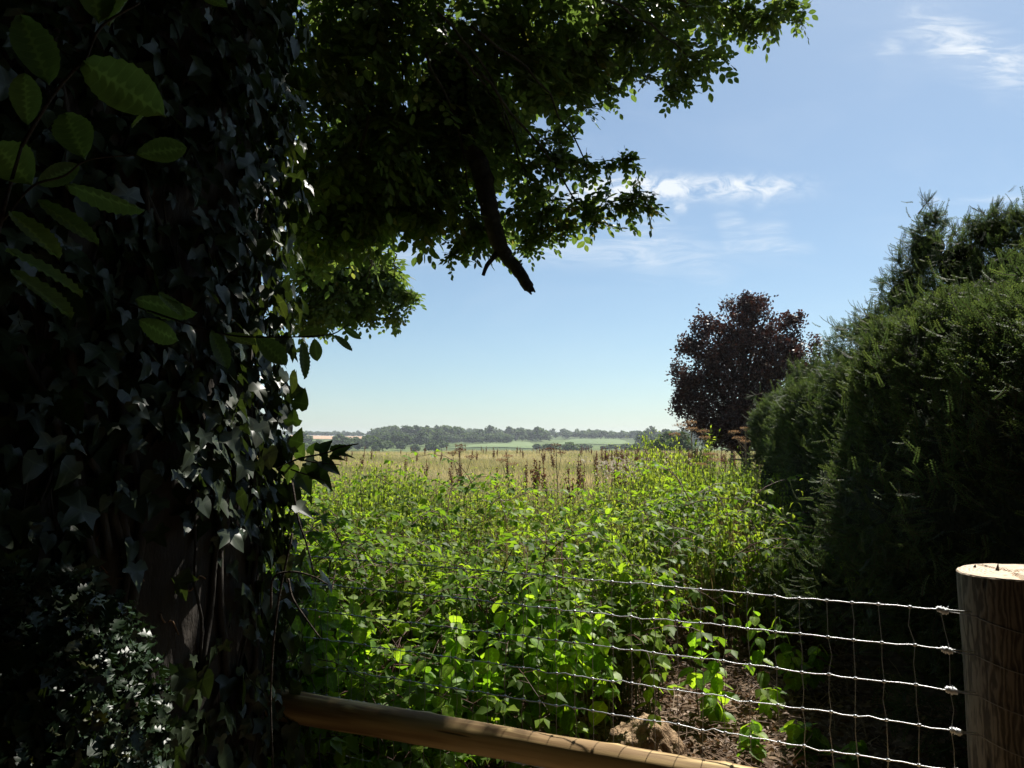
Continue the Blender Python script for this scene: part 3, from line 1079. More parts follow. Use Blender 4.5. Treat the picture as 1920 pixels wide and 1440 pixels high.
# ------------------------------------------------------------------ leafy twigs near the viewer
LEAF_BIG = [serrated_leaf(1.0, w, 9, r, ob) for w, r, ob in ((0.235, 0.022, 0.05), (0.265, 0.020, 0.2), (0.19, 0.022, 0.0))]
LEAF_MESH = []
for k, (V, F, T) in enumerate(LEAF_BIG):
    for tt in (0.1, 0.8):
        T2 = T.copy(); T2[:, 0] = tt
        LEAF_MESH.append(make_mesh('leaf', V, F, M['near_leaf'], T2, smooth=True))


SHOOT_MESH = []
for k in range(3):
    V, F, T = ivy_shape(k)
    V = V * np.array([0.85, 1, 1])
    for tt in (0.2, 0.8):
        T2 = T.copy(); T2[:, 0] = tt
        SHOOT_MESH.append(make_mesh('leaf', V, F, M['shoot_ivy'], T2))


def twig(name, label, cat, stems, leaves, depth, meshes=LEAF_MESH):
    root = empty(name, P(*stems[0][0][0][:2], depth), label, cat)
    ro = np.array(root.location)
    for pts, r in stems:
        q = smooth_path([P(x, y, depth + dz) for x, y, dz in pts], 5)
        V, F, T = tube(q, lerp_radii([r, r * 0.55], len(q)), 6)
        obj('stem', make_mesh('stem', V - ro, F, M['darkbark'], smooth=True), root)
    for (x0, y0, x1, y1, dz, flat, k) in leaves:
        a = P(x0, y0, depth + dz)
        b = P(x1, y1, depth + dz + random.uniform(-0.02, 0.03))
        d = b - a
        L = d.length
        ax = np.array(d) / L
        view = np.array(a - EYE); view /= np.linalg.norm(view)
        side = np.cross(ax, view)
        nrm = -view * flat + side * (1 - flat) * (1 if random.random() < 0.5 else -1) + np.array([0, 0, 0.25])
        rr = frames(np.array([ax]), np.array([nrm]))[0]
        o = obj('leaf', meshes[k % len(meshes)], root)
        o.rotation_euler = Matrix([[*rr[0], 0], [*rr[1], 0], [*rr[2], 0], [0, 0, 0, 1]]).to_euler()
        o.location = np.array(a) - ro
        o.scale = (L, L, L)
    return root


twig('beech_twig', 'young leafy twig with large toothed leaves at the top left before the trunk', 'twig',
     [([(40, 275, 0), (95, 185, 0), (140, 130, 0), (160, 112, 0.01), (190, 50, 0.0), (262, 5, 0)], 0.0026),
      ([(-20, 500, 0), (10, 380, 0), (40, 275, 0)], 0.0035),
      ([(0, 420, 0.01), (60, 350, 0), (120, 330, 0), (165, 300, 0), (255, 290, 0.02)], 0.0016),
      ([(95, 185, 0), (92, 170, 0)], 0.001), ([(160, 112, 0), (110, 90, 0.03), (78, 20, 0.03)], 0.0011)],
     [(92, 160, 40, 20, 0, 0.9, 0), (52, 235, 45, 135, 0, 0.9, 3), (160, 118, 302, 208, 0.01, 0.95, 1), (160, 300, 120, 205, 0.0, 0.85, 2), (256, 290, 350, 275, 0.02, 0.95, 2),
      (185, 45, 165, -90, 0.0, 0.85, 1), (205, 50, 245, -30, 0.01, 0.3, 4), (62, 350, -15, 262, 0.0, 0.8, 3), (70, 345, 150, 310, 0.02, 0.7, 0), (125, 345, 265, 402, 0.03, 0.35, 4),
      (70, 378, 188, 452, 0.02, 0.55, 4), (20, 400, 115, 475, 0.01, 0.45, 5), (10, 470, 160, 545, 0.03, 0.3, 5), (-20, 340, -60, 430, 0.0, 0.8, 1), (248, 240, 290, 190, 0.05, 0.3, 5),
      (20, 510, 140, 585, 0.06, 0.3, 4), (375, -10, 425, 10, 0.05, 0.7, 0)], 0.86)
twig('beech_twig', 'thin leafy twig reaching across the trunk, its dark leaf tips against the sky', 'twig',
     [([(215, 560, 0.05), (330, 600, 0.02), (430, 628, 0), (520, 632, 0), (615, 628, 0), (648, 612, 0)], 0.0024),
      ([(648, 612, 0), (655, 606, 0)], 0.0012)],
     [(255, 560, 365, 592, 0.02, 0.4, 0), (262, 600, 330, 640, 0.02, 0.5, 3), (345, 596, 300, 545, 0.0, 0.5, 1), (395, 620, 430, 690, 0.0, 0.6, 0), (480, 630, 538, 682, 0.0, 0.8, 2),
      (420, 628, 480, 642, 0.02, 0.5, 3), (560, 632, 618, 618, 0.0, 0.6, 1), (590, 636, 594, 676, 0.0, 0.8, 3), (625, 630, 662, 656, 0.0, 0.55, 0), (645, 612, 676, 636, 0.0, 0.5, 4),
      (645, 615, 666, 597, 0.0, 0.8, 2), (565, 640, 575, 710, 0.01, 0.5, 4)], 1.45)
twig('ivy_shoot', 'leafy ivy shoot sticking out of the trunk in front of the meadow', 'ivy',
     [([(520, 880, 0.1), (560, 860, 0), (610, 850, 0), (640, 838, 0), (672, 832, 0)], 0.003), ([(560, 862, 0), (600, 868, 0), (640, 872, 0)], 0.002), ([(545, 880, 0), (590, 895, 0), (620, 905, 0)], 0.002)],
     [(595, 850, 625, 824, 0, 0.8, 0), (620, 848, 660, 836, 0, 0.6, 3), (615, 858, 650, 862, 0, 0.4, 1), (600, 862, 640, 890, 0, 0.7, 2), (630, 850, 668, 858, 0, 0.3, 4), (580, 870, 600, 905, 0, 0.8, 2),
      (560, 862, 570, 830, 0, 0.8, 3), (570, 866, 612, 876, 0.02, 0.6, 0), (545, 870, 540, 910, 0, 0.8, 1), (580, 852, 590, 830, 0.03, 0.8, 2), (590, 880, 625, 920, 0.02, 0.7, 1), (560, 880, 585, 930, 0.03, 0.8, 3),
      (552, 840, 566, 800, 0, 0.9, 2), (548, 800, 552, 760, 0, 0.9, 1), (560, 770, 572, 725, 0.0, 0.9, 2), (552, 945, 590, 972, 0.05, 0.6, 0)], 1.75, SHOOT_MESH)

# ------------------------------------------------------------------ holly bush in the lower left corner
holly = empty('holly_bush', P(60, 1440, 1.45), 'dark spiny holly bush at the foot of the ivy trunk, bottom left', 'bush')


def build_holly():
    V, F = [], []
    rows = 7
    for j in range(rows + 1):
        t = j / rows
        w = 0.30 * math.sin(PI * min(max(t, 0.02), 0.98)) ** 0.6 * (1.25 if j % 2 else 0.62)
        if j in (0, rows):
            w = 0.01
        for c in (-1, 0, 1):
            V.append((c * w, t, (0.16 if j % 2 else -0.05) * abs(c) - 0.25 * t * t))
    for j in range(rows):
        for i in range(2):
            a = j * 3 + i
            F += [(a, a + 1, a + 4), (a, a + 4, a + 3)]
    shape = (np.array(V, float), np.array(F), np.tile(np.array([0.5, 0, 0.5]), (len(V), 1)))
    n = 1500
    c = np.array(P(40, 1400, 1.5))
    r = np.array([0.27, 0.25, 0.36])
    d = norm(rng.normal(size=(n, 3)))
    pos = c + d * r * (0.55 + 0.45 * rng.random((n, 1)) ** 0.4)
    ax = d + rng.normal(size=(n, 3)) * 0.8
    nr = d * 0.6 + np.array([0, 0, 0.8]) + rng.normal(size=(n, 3)) * 0.5
    R = frames(ax, nr)
    sc = rng.uniform(0.028, 0.05, n)
    root = np.array(holly.location)
    px, py = proj(pos)
    front = [i for i in np.argsort(pos[:, 1]) if 0 < px[i] < 330 and 1000 < py[i] < 1440][:120]
    fs = set(front)
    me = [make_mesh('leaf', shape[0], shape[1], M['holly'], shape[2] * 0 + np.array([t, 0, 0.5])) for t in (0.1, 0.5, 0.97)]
    for i in front:
        rr = R[i]
        o = obj('leaf', me[(0, 0, 1, 1, 1, 2)[random.randrange(6)]], holly)
        o.rotation_euler = Matrix([[*rr[0], 0], [*rr[1], 0], [*rr[2], 0], [0, 0, 0, 1]]).to_euler()
        o.location = pos[i] - root
        o.scale = (sc[i],) * 3
    m = np.array([i not in fs for i in range(n)])
    Vj, Fj, Tj = join([shape], pos[m], R[m], sc[m], np.zeros(m.sum(), int), rng.random(m.sum()) * 0.8)
    put(obj('foliage', make_mesh('foliage', Vj - root, Fj, M['holly'], Tj), holly), kind='stuff')
    for k in range(7):
        e = c + norm(rng.normal(size=3)) * r * 0.8
        s = np.array([c[0] - 0.1 + 0.2 * random.random(), c[1], 0.0])
        q = smooth_path([s, (s + e) / 2 + rng.normal(size=3) * 0.04, e], 4)
        Vt, Ft, Tt = tube(q, lerp_radii([0.008, 0.003], len(q)), 5)
        obj('stem', make_mesh('stem', Vt - root, Ft, M['darkbark'], smooth=True), holly)


build_holly()


# ------------------------------------------------------------------ post, rail and wire netting
def fence_line(px):
    """depth of the netting along its run"""
    return 1.0 / (0.513 + (px - 1790) * 0.0001366)


FL = np.array([(P(px, 828, fence_line(px)).x, fence_line(px)) for px in (430, 1790)])
FDIR = norm(FL[1] - FL[0])
FLEN = float(np.linalg.norm(FL[1] - FL[0]))
FNRM = np.array([FDIR[1], -FDIR[0]])          # towards the viewer


def fpt(s, z, off=0.0):
    """point on the netting, s metres from the post end"""
    q = FL[1] - FDIR * s + FNRM * off
    return np.array([q[0], q[1], z])


POST_R = 0.128
post_c = np.array([P(1886, 828, 2.0).x, 2.0])
post = empty('fence_post', (post_c[0], post_c[1], 0), 'thick round wooden straining post with a pale sawn top at the right', 'post')


def build_post():
    n = 48
    zs = list(np.linspace(-0.15, 1.10, 40))
    V, F = [], []

    def prof(a, z):
        r = POST_R * (1 + 0.045 * math.exp(-(z - 1.1) ** 2 / 0.02) + 0.01 * math.sin(3 * a + z * 2) + 0.010 * mnoise.noise(Vector((math.cos(a) * 6, math.sin(a) * 6, z * 1.3))))
        r *= 1 + 0.03 * (z - 0.6) * 0.6
        for ca, w in ((-1.35, 0.035), (-2.35, 0.03), (0.6, 0.04), (-0.7, 0.025)):   # drying splits
            d = (a - ca - 0.12 * math.sin(z * 3 + ca) + PI) % (2 * PI) - PI
            r -= 0.006 * math.exp(-(d / w) ** 2) * (0.4 + 0.6 * math.sin(z * 5 + ca) ** 2)
        return r

    def top(x, y):
        return 1.143 + 0.045 * x - 0.02 * y + 0.003 * mnoise.noise(Vector((x * 30, y * 30, 0)))
    for j, z in enumerate(zs):
        for k in range(n):
            a = -PI + 2 * PI * k / n
            r = prof(a, z)
            x, y = r * math.cos(a), r * math.sin(a)
            zz = z
            if j == len(zs) - 1:
                zz = top(x, y) - 0.004
            V.append((x, y, zz))
    for j in range(len(zs) - 1):
        for k in range(n):
            a = j * n + k
            b = j * n + (k + 1) % n
            F.append((a, b, b + n, a + n))
    body = obj('post_body', make_mesh('post_body', V, F, M['post'], smooth=True), post)
    V, F = [], []
    rings = [1.0, 0.975, 0.8, 0.6, 0.4, 0.2]
    for q, f in enumerate(rings):
        for k in range(n):
            a = -PI + 2 * PI * k / n
            r = prof(a, 1.10) * f
            x, y = r * math.cos(a), r * math.sin(a)
            z = top(x, y) - (0.004 if q == 0 else 0)
            for ca in (-2.0, 0.4, 1.7):       # radial checks
                d = (a - ca + PI) % (2 * PI) - PI
                z -= 0.012 * math.exp(-(d * f / 0.05) ** 2) * (f < 0.97) * (f > 0.15)
            V.append((x, y, z))
    V.append((0, 0, top(0, 0) - 0.004))
    for q in range(len(rings) - 1):
        for k in range(n):
            a = q * n + k
            b = q * n + (k + 1) % n
            F.append((a, b, b + n, a + n))
    for k in range(n):
        F.append(((len(rings) - 1) * n + k, (len(rings) - 1) * n + (k + 1) % n, len(V) - 1))
    obj('sawn_top', make_mesh('sawn_top', V, F, M['posttop']), post)
    # a splinter and a chip standing on the sawn face
    for (x, y, h) in ((-0.03, 0.02, 0.018), (-0.055, 0.08, 0.008)):
        Vt, Ft, Tt = tube([(x, y, top(x, y) - 0.004), (x + 0.003, y, top(x, y) + h)], [0.006, 0.001], 5)
        obj('splinter', make_mesh('splinter', Vt, Ft, M['darkbark']), post)


build_post()

net = empty('wire_fence', tuple(fpt(FLEN / 2, 0)), 'galvanised square wire netting strung from the post to the ivy trunk', 'fence')
NO = np.array(net.location)
WZ = [1.046 - 0.1045 * k for k in range(10)]


def build_net():
    s = 0.052
    stays = []
    while s < FLEN - 0.02:
        stays.append(s)
        s += random.uniform(0.062, 0.078) * (1.0 if s < 0.9 else 0.93)
    knots = []
    lines = {}
    for k, z in enumerate(WZ):
        pts = [fpt(-0.02, z + (0.0 if k else 0), 0)]
        zo = {}
        for st in stays:
            dz = random.gauss(0, 0.0012)
            o = random.gauss(0, 0.001)
            zo[st] = (z + dz, o)
            pts.append(fpt(st - 0.006, z + dz, o + 0.002))
            pts.append(fpt(st + 0.006, z + dz, o + 0.002))
            pts.append(fpt(st + 0.035, z + dz + random.gauss(0, 0.002), o + random.choice((-0.003, 0.003))))
        lines[k] = zo
        V, F, T = tube(pts, 0.00165, 6)
        obj('line_wire', make_mesh('line_wire', V - NO, F, M['wire'], smooth=True), net)
    for i, st in enumerate(stays):
        pts = []
        lean = random.gauss(0, 0.002)
        ds = 0.0
        for k, z in enumerate(WZ):
            zz, o = lines[k][st]
            drift = 0.0 if k == 0 else random.gauss(0.0, 0.0015)
            if i < 3 and k >= 1:
                ds = -0.022 if i == 0 and k >= 1 else -0.012
            pts.append(fpt(st + drift + ds * 0.6, zz + 0.004, o - 0.001))
            pts.append(fpt(st + drift + ds * 0.6, zz - 0.006, o - 0.001))
            if k < len(WZ) - 1:
                pts.append(fpt(st + drift + ds * 0.6 + random.gauss(lean, 0.003), zz - 0.05, o - 0.001))
            Vk, Fk, Tk = tube([fpt(st + drift + ds * 0.6 - 0.0045, zz, o + 0.001), fpt(st + drift + ds * 0.6 + 0.0045, zz, o + 0.001)], [0.0042, 0.0042], 8)
            knots.append((Vk, Fk, Tk))
        pts[0] = pts[0] + np.array([0, 0, 0.002])
        V, F, T = tube(pts, 0.00105, 5)
        obj('stay_wire', make_mesh('stay_wire', V - NO, F, M['staywire'], smooth=True), net)
    V, F, T = merge(knots)
    put(obj('knots', make_mesh('knots', V - NO, F, M['wire'], smooth=True), net), kind='stuff')
    # wire splices beside the post and the tails wound round it
    for k in range(7):
        z = WZ[k]
        s0 = 0.062 - 0.006 * k
        a = []
        for q in range(46):
            t = q / 45
            rr = 0.0070 * (0.7 + 0.5 * math.sin(PI * t)) * random.uniform(0.75, 1.25)
            an = t * 2 * PI * 7
            c = fpt(s0 - 0.028 * t, z - 0.004 * t, 0.003)
            a.append(c + np.array([0, 0, 1]) * rr * math.cos(an) + np.array([*FNRM, 0]) * rr * math.sin(an))
        V, F, T = tube(a, 0.0021, 5)
        sp = obj('wire_splice', make_mesh('wire_splice', V - NO, F, M['glintwire'], smooth=True), net)
        # cut wire ends sticking out
        for q in range(5):
            c = fpt(s0 - random.uniform(0, 0.028), z, 0.004)
            d = norm(rng.normal(size=3)) * random.uniform(0.006, 0.012)
            V, F, T = tube([c, c + d], [0.0016, 0.0012], 5)
            obj('wire_end', make_mesh('wire_end', V - NO, F, M['wire']), sp)
        # tail: from the splice to the post and half way round its near side, sagging
        pts = [fpt(s0 - 0.026, z - 0.004, 0.004)]
        a0 = math.radians(-168)
        for q in range(15):
            t = q / 14
            an = a0 + t * math.radians(150)
            drop = 0.006 + 0.052 * min(1, t * 1.5) - 0.006 * t
            r = POST_R * 1.03 + 0.0035
            pts.append(np.array([post_c[0] + r * math.cos(an), post_c[1] + r * math.sin(an), z - 0.012 - drop]))
        V, F, T = tube(pts, 0.0015, 5)
        obj('tail_wire', make_mesh('tail_wire', V - NO, F, M['staywire'], smooth=True), net)
    for an in (-98, -62):
        pts = []
        for z in np.linspace(1.0, 0.1, 14):
            aa = math.radians(an + random.gauss(0, 1.0))
            r = POST_R * 1.03 + 0.003
            pts.append(np.array([post_c[0] + r * math.cos(aa), post_c[1] + r * math.sin(aa), z]))
        V, F, T = tube(pts, 0.0011, 5)
        obj('stay_wire', make_mesh('stay_wire', V - NO, F, M['staywire'], smooth=True), net)


build_net()


def build_rail():
    a = P(512, 1319, 2.46)
    b = P(1420, 1478, 2.02)
    b = a + (b - a) * 1.35
    d = b - a
    L = d.length
    root = empty('wooden_rail', tuple(a), 'peeled round pine rail running low in front of the netting', 'rail')
    q = d.to_track_quat('Z', 'Y')
    root.rotation_mode = 'QUATERNION'
    root.rotation_quaternion = q
    n, m = 28, 90
    V, F = [], []

    def rad(an, t):
        r = 0.0475 * (1 + 0.03 * math.sin(t * 5) + 0.02 * math.sin(2 * an + t * 4))
        r += 0.0022 * mnoise.noise(Vector((math.cos(an) * 2.5, math.sin(an) * 2.5, t * 4)))
        for z0, a0 in ((0.55, 1.2), (0.83, 1.8), (1.15, 1.5), (0.3, 2.2), (1.45, 1.3)):
            r += 0.004 * math.exp(-((t - z0) / 0.025) ** 2 - (((an - a0 + PI) % (2 * PI) - PI) / 0.3) ** 2)
        return r
    for j in range(m + 1):
        t = L * j / m
        cx = 0.006 * math.sin(t * 2.2)
        for k in range(n):
            an = 2 * PI * k / n
            r = rad(an, t) * (0.93 if j in (0, m) else 1)
            V.append((cx + r * math.cos(an), r * math.sin(an), t))
    for j in range(m):
        for k in range(n):
            x = j * n + k
            y = j * n + (k + 1) % n
            F.append((x, y, y + n, x + n))
    obj('rail_body', make_mesh('rail_body', V, F, M['rail'], smooth=True), root)
    for j, nm in ((0, 'sawn_end'), (m, 'sawn_end')):
        ring = V[j * n:(j + 1) * n]
        z = ring[0][2]
        VV = [(x * 0.999, y * 0.999, zz + (-0.002 if j == 0 else 0.002)) for x, y, zz in ring] + [(0, 0, z + (-0.004 if j == 0 else 0.004))]
        FF = [((k + 1) % n, k, n) if j == 0 else (k, (k + 1) % n, n) for k in range(n)]
        obj(nm, make_mesh(nm, VV, FF, M['posttop']), root)


build_rail()


# ------------------------------------------------------------------ stump behind the rail
def build_rock():
    import bmesh
    bm = bmesh.new()
    bmesh.ops.create_icosphere(bm, subdivisions=5, radius=1)
    c = P(1215, 1400, 3.35)
    for v in bm.verts:
        p = v.co.normalized()
        k = 1 + 0.16 * mnoise.noise(p * 1.6 + Vector((3, 1, 0))) + 0.09 * mnoise.noise(p * 4) + 0.05 * mnoise.noise(p * 10) + 0.035 * mnoise.noise(Vector((p.x * 26, p.y * 26, p.z * 9)))
        q = Vector((p.x * 0.19, p.y * 0.15, p.z * 0.20)) * k
        q.x += 0.12 * (-q.z) * (1 if p.x > 0 else 0.2)
        v.co = q
    me = bpy.data.meshes.new('boulder')
    bm.to_mesh(me)
    bm.free()
    me.materials.append(M['rock'])
    me.polygons.foreach_set('use_smooth', np.ones(len(me.polygons), dtype=bool))
    o = obj('boulder', me, loc=(c.x, c.y, 0.04))
    put(o, 'rough tan boulder on the ground just behind the rail', 'rock')


build_rock()


# ------------------------------------------------------------------ undergrowth
ORD = 'first second third fourth fifth sixth seventh eighth ninth tenth eleventh twelfth thirteenth fourteenth fifteenth sixteenth seventeenth eighteenth nineteenth twentieth'.split()
ORD += ['twenty-' + w for w in ORD[:9]] + ['thirtieth'] + ['thirty-' + w for w in ORD[:9]] + ['fortieth'] + ['forty-' + w for w in ORD[:9]]


def nettle(seed, h=1.0):
    r = random.Random(seed)
    lean = (r.uniform(-0.12, 0.12), r.uniform(-0.12, 0.12))
    parts = []
    st = [(lean[0] * s * s, lean[1] * s * s, h * s) for s in np.linspace(0, 1, 5)]
    parts.append(tube(st, [0.004, 0.0035, 0.003, 0.002, 0.001], 3, cap=False))
    nodes = 11
    for k in range(nodes):
        s = 0.30 + 0.70 * k / (nodes - 1)
        p = (lean[0] * s * s, lean[1] * s * s, h * s)
        ang = (PI / 2) * (k % 2) + r.uniform(-0.3, 0.3)
        sz = 0.085 * (1.05 - 0.62 * max(0, s - 0.5) / 0.5) * r.uniform(0.8, 1.15)
        for q in range(2):
            a = ang + PI * q + r.uniform(-0.25, 0.25)
            ax = (math.cos(a), math.sin(a), r.uniform(-1.3, 0.15))
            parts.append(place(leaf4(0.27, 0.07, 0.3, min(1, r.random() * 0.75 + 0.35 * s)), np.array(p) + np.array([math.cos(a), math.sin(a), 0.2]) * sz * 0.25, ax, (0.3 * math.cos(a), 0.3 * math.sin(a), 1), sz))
    return merge(parts)


def bramble(seed):
    r = random.Random(seed)
    parts = []
    ln = r.uniform(0.45, 0.8)
    hh = r.uniform(0.18, 0.34)
    pts = [(ln * s, 0.06 * math.sin(3 * s + seed), hh * math.sin(PI * (0.15 + 0.75 * s)) - 0.05) for s in np.linspace(0, 1, 7)]
    parts.append(tube(pts, [0.0038, 0.0036, 0.003, 0.0026, 0.002, 0.0015, 0.001], 3, cap=False))
    for k in range(9):
        s = 0.06 + 0.94 * k / 8
        p = np.array([ln * s, 0.06 * math.sin(3 * s + seed), hh * math.sin(PI * (0.15 + 0.75 * s)) - 0.05])
        a = (1 if k % 2 else -1) * r.uniform(0.5, 1.5)
        d = np.array([math.cos(a), math.sin(a), r.uniform(-0.1, 0.5)])
        pet = p + d * 0.05
        nm = (r.uniform(-0.4, 0.4), r.uniform(-0.4, 0.4), 1)
        tt = r.random()
        parts.append(tube([p, pet], [0.0014, 0.001], 3, cap=False))
        for da, f in ((0, 1.1), (1.1, 0.85), (-1.1, 0.85)):
            ax = (math.cos(a + da), math.sin(a + da), d[2] * 0.3 - r.uniform(0.0, 0.9))
            parts.append(place(leaf4(0.33, 0.07, 0.15, tt), pet, ax, nm, 0.06 * f * r.uniform(0.85, 1.2)))
    return merge(parts)


def grass_tuft(seed, n=16, h=0.5, w=0.006, spread=0.12, heads=True):
    r = random.Random(seed)
    V, F, T = [], [], []
    for k in range(n):
        a = r.uniform(0, 2 * PI)
        x, y = r.gauss(0, spread), r.gauss(0, spread)
        hh = h * r.uniform(0.55, 1.15)
        le = r.uniform(0.05, 0.35) * hh
        tx, ty = x + math.cos(a) * le, y + math.sin(a) * le
        wx, wy = -math.sin(a) * w, math.cos(a) * w
        b = len(V)
        mx, my = x + math.cos(a) * le * 0.35, y + math.sin(a) * le * 0.35
        V += [(x - wx, y - wy, 0), (x + wx, y + wy, 0), (mx + wx * 0.8, my + wy * 0.8, hh * 0.6), (mx - wx * 0.8, my - wy * 0.8, hh * 0.6), (tx, ty, hh)]
        F += [(b, b + 1, b + 2), (b, b + 2, b + 3), (b + 3, b + 2, b + 4)]
        t = r.random()
        T += [(t, 0, 0)] * 5
    return np.array(V, float), np.array(F), np.array(T, float)


def yaw_frames(n, tilt=0.15):
    a = rng.uniform(0, 2 * PI, n)
    z = norm(np.stack([rng.normal(size=n) * tilt, rng.normal(size=n) * tilt, np.ones(n)], -1))
    y = np.stack([np.cos(a), np.sin(a), np.zeros(n)], -1)
    return frames(y - (y * z).sum(-1, keepdims=True) * z, z)


def hedge_face(y):
    """x of the hedge's left face at depth y"""
    return 1.92 + 0.185 * (y - 3.2)


def weeds():
    # nettles beyond the brambles
    n = 9000
    y = rng.uniform(3.9, 13.0, n)
    x = rng.uniform(-0.62, 0.42, n) * y
    keep = (x < hedge_face(y) - 0.1 + 0.25 * rng.random(n)) | (y > 10.3)
    keep &= (x > -0.44 * y - 0.3)
    right = np.clip((x / y + 0.02) / 0.25, 0, 1)
    keep &= y < 9.3 + 2.6 * right + rng.normal(size=n) * 0.6
    clear = (x > 0.75 + 0.1 * rng.random(n)) & (y < 5.0 + 0.5 * rng.random(n))
    keep &= ~clear
    x, y, right = x[keep], y[keep], right[keep]
    hn = np.array([mnoise.noise(Vector((a * 0.9, b * 0.6, 3.3))) for a, b in zip(x, y)])
    h2 = np.array([mnoise.noise(Vector((a * 2.4, b * 1.7, 13.3))) for a, b in zip(x, y)])
    h = 0.80 + 0.015 * (y - 4) + hn * 0.66 + h2 * 0.34 + right * 0.13 + rng.normal(size=len(x)) * 0.08
    h = np.where(y < 5.5, h * (0.80 + 0.14 * (y - 4.2)), h)
    # thin the interior: only what the light can reach matters
    variants = [nettle(31 + k) for k in range(6)]
    pick = rng.integers(0, 6, len(x))
    pos = np.stack([x, y, np.zeros(len(x))], -1)
    sc = np.stack([np.ones(len(x)), np.ones(len(x)), np.maximum(h, 0.3)], -1)
    gap = np.array([mnoise.noise(Vector((a * 1.6, b * 1.1, 21.0))) for a, b in zip(x, y)])
    sel = rng.random(len(x)) < np.clip(5600 / len(x), 0, 1) * np.clip(1.0 + gap * 2.6, 0.05, 1.3)
    V, F, T = join(variants, pos[sel], yaw_frames(sel.sum(), 0.07), sc[sel], pick[sel])
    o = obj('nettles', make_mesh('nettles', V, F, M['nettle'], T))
    put(o, 'thick sunlit bank of green nettles between the fence and the meadow', 'nettles', kind='stuff')

    # brambles, lower and nearer
    n = 3000
    y = rng.uniform(2.95, 6.6, n)
    x = rng.uniform(-0.46, 0.36, n) * y
    keep = (rng.random(n) < np.clip(1.0 - 0.24 * (y - 3.2), 0.12, 0.8)) & ~((x > 0.45 + 0.32 * rng.random(n)) & (y < 5.0)) & (x < hedge_face(y) - 0.15)
    keep &= ~((x > -0.05) & (y < 3.8))
    x, y = x[keep], y[keep]
    hn = np.array([mnoise.noise(Vector((a * 1.3, b * 1.1, 8.1))) for a, b in zip(x, y)])
    h3 = np.array([mnoise.noise(Vector((a * 2.6, b * 2.2, 4.7))) for a, b in zip(x, y)])
    top = 0.22 + 0.20 * (y - 2.9) + hn * 0.55 + h3 * 0.35
    top = np.clip(top, 0.02, 1.0)
    ok = rng.random(len(x)) < np.clip(1.05 + 2.2 * np.array([mnoise.noise(Vector((a * 2.0, b * 1.6, 33.0))) for a, b in zip(x, y)]), 0.08, 1)
    x, y, top = x[ok], y[ok], top[ok]
    z = top * (1 - rng.random(len(x)) ** 2.2 * 0.8)
    V, F, T = join([bramble(60 + k) for k in range(6)], np.stack([x, y, z], -1), yaw_frames(len(x), 0.25), rng.uniform(0.8, 1.2, len(x)), rng.integers(0, 6, len(x)))
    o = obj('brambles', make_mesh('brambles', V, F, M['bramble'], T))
    put(o, 'tangle of brambles just behind the wire netting', 'brambles', kind='stuff')

    # green and straw-coloured grass mixed in
    n = 700
    y = rng.uniform(5.0, 10.8, n)
    x = rng.uniform(-0.44, 0.36, n) * y
    keep = (x < hedge_face(y) - 0.2) & ~((x > 0.7) & (y < 4.8) & (rng.random(n) < 0.85))
    x, y = x[keep], y[keep]
    V, F, T = join([grass_tuft(80 + k, 14, 0.95, 0.0028, 0.10) for k in range(4)], np.stack([x, y, np.zeros(len(x))], -1), yaw_frames(len(x), 0.12), rng.uniform(0.6, 1.15, len(x)), rng.integers(0, 4, len(x)))
    o = obj('tall_grass', make_mesh('tall_grass', V, F, M['straw'], T))
    put(o, 'thin pale dead grass stems standing among the nettles', 'grass', kind='stuff')


weeds()


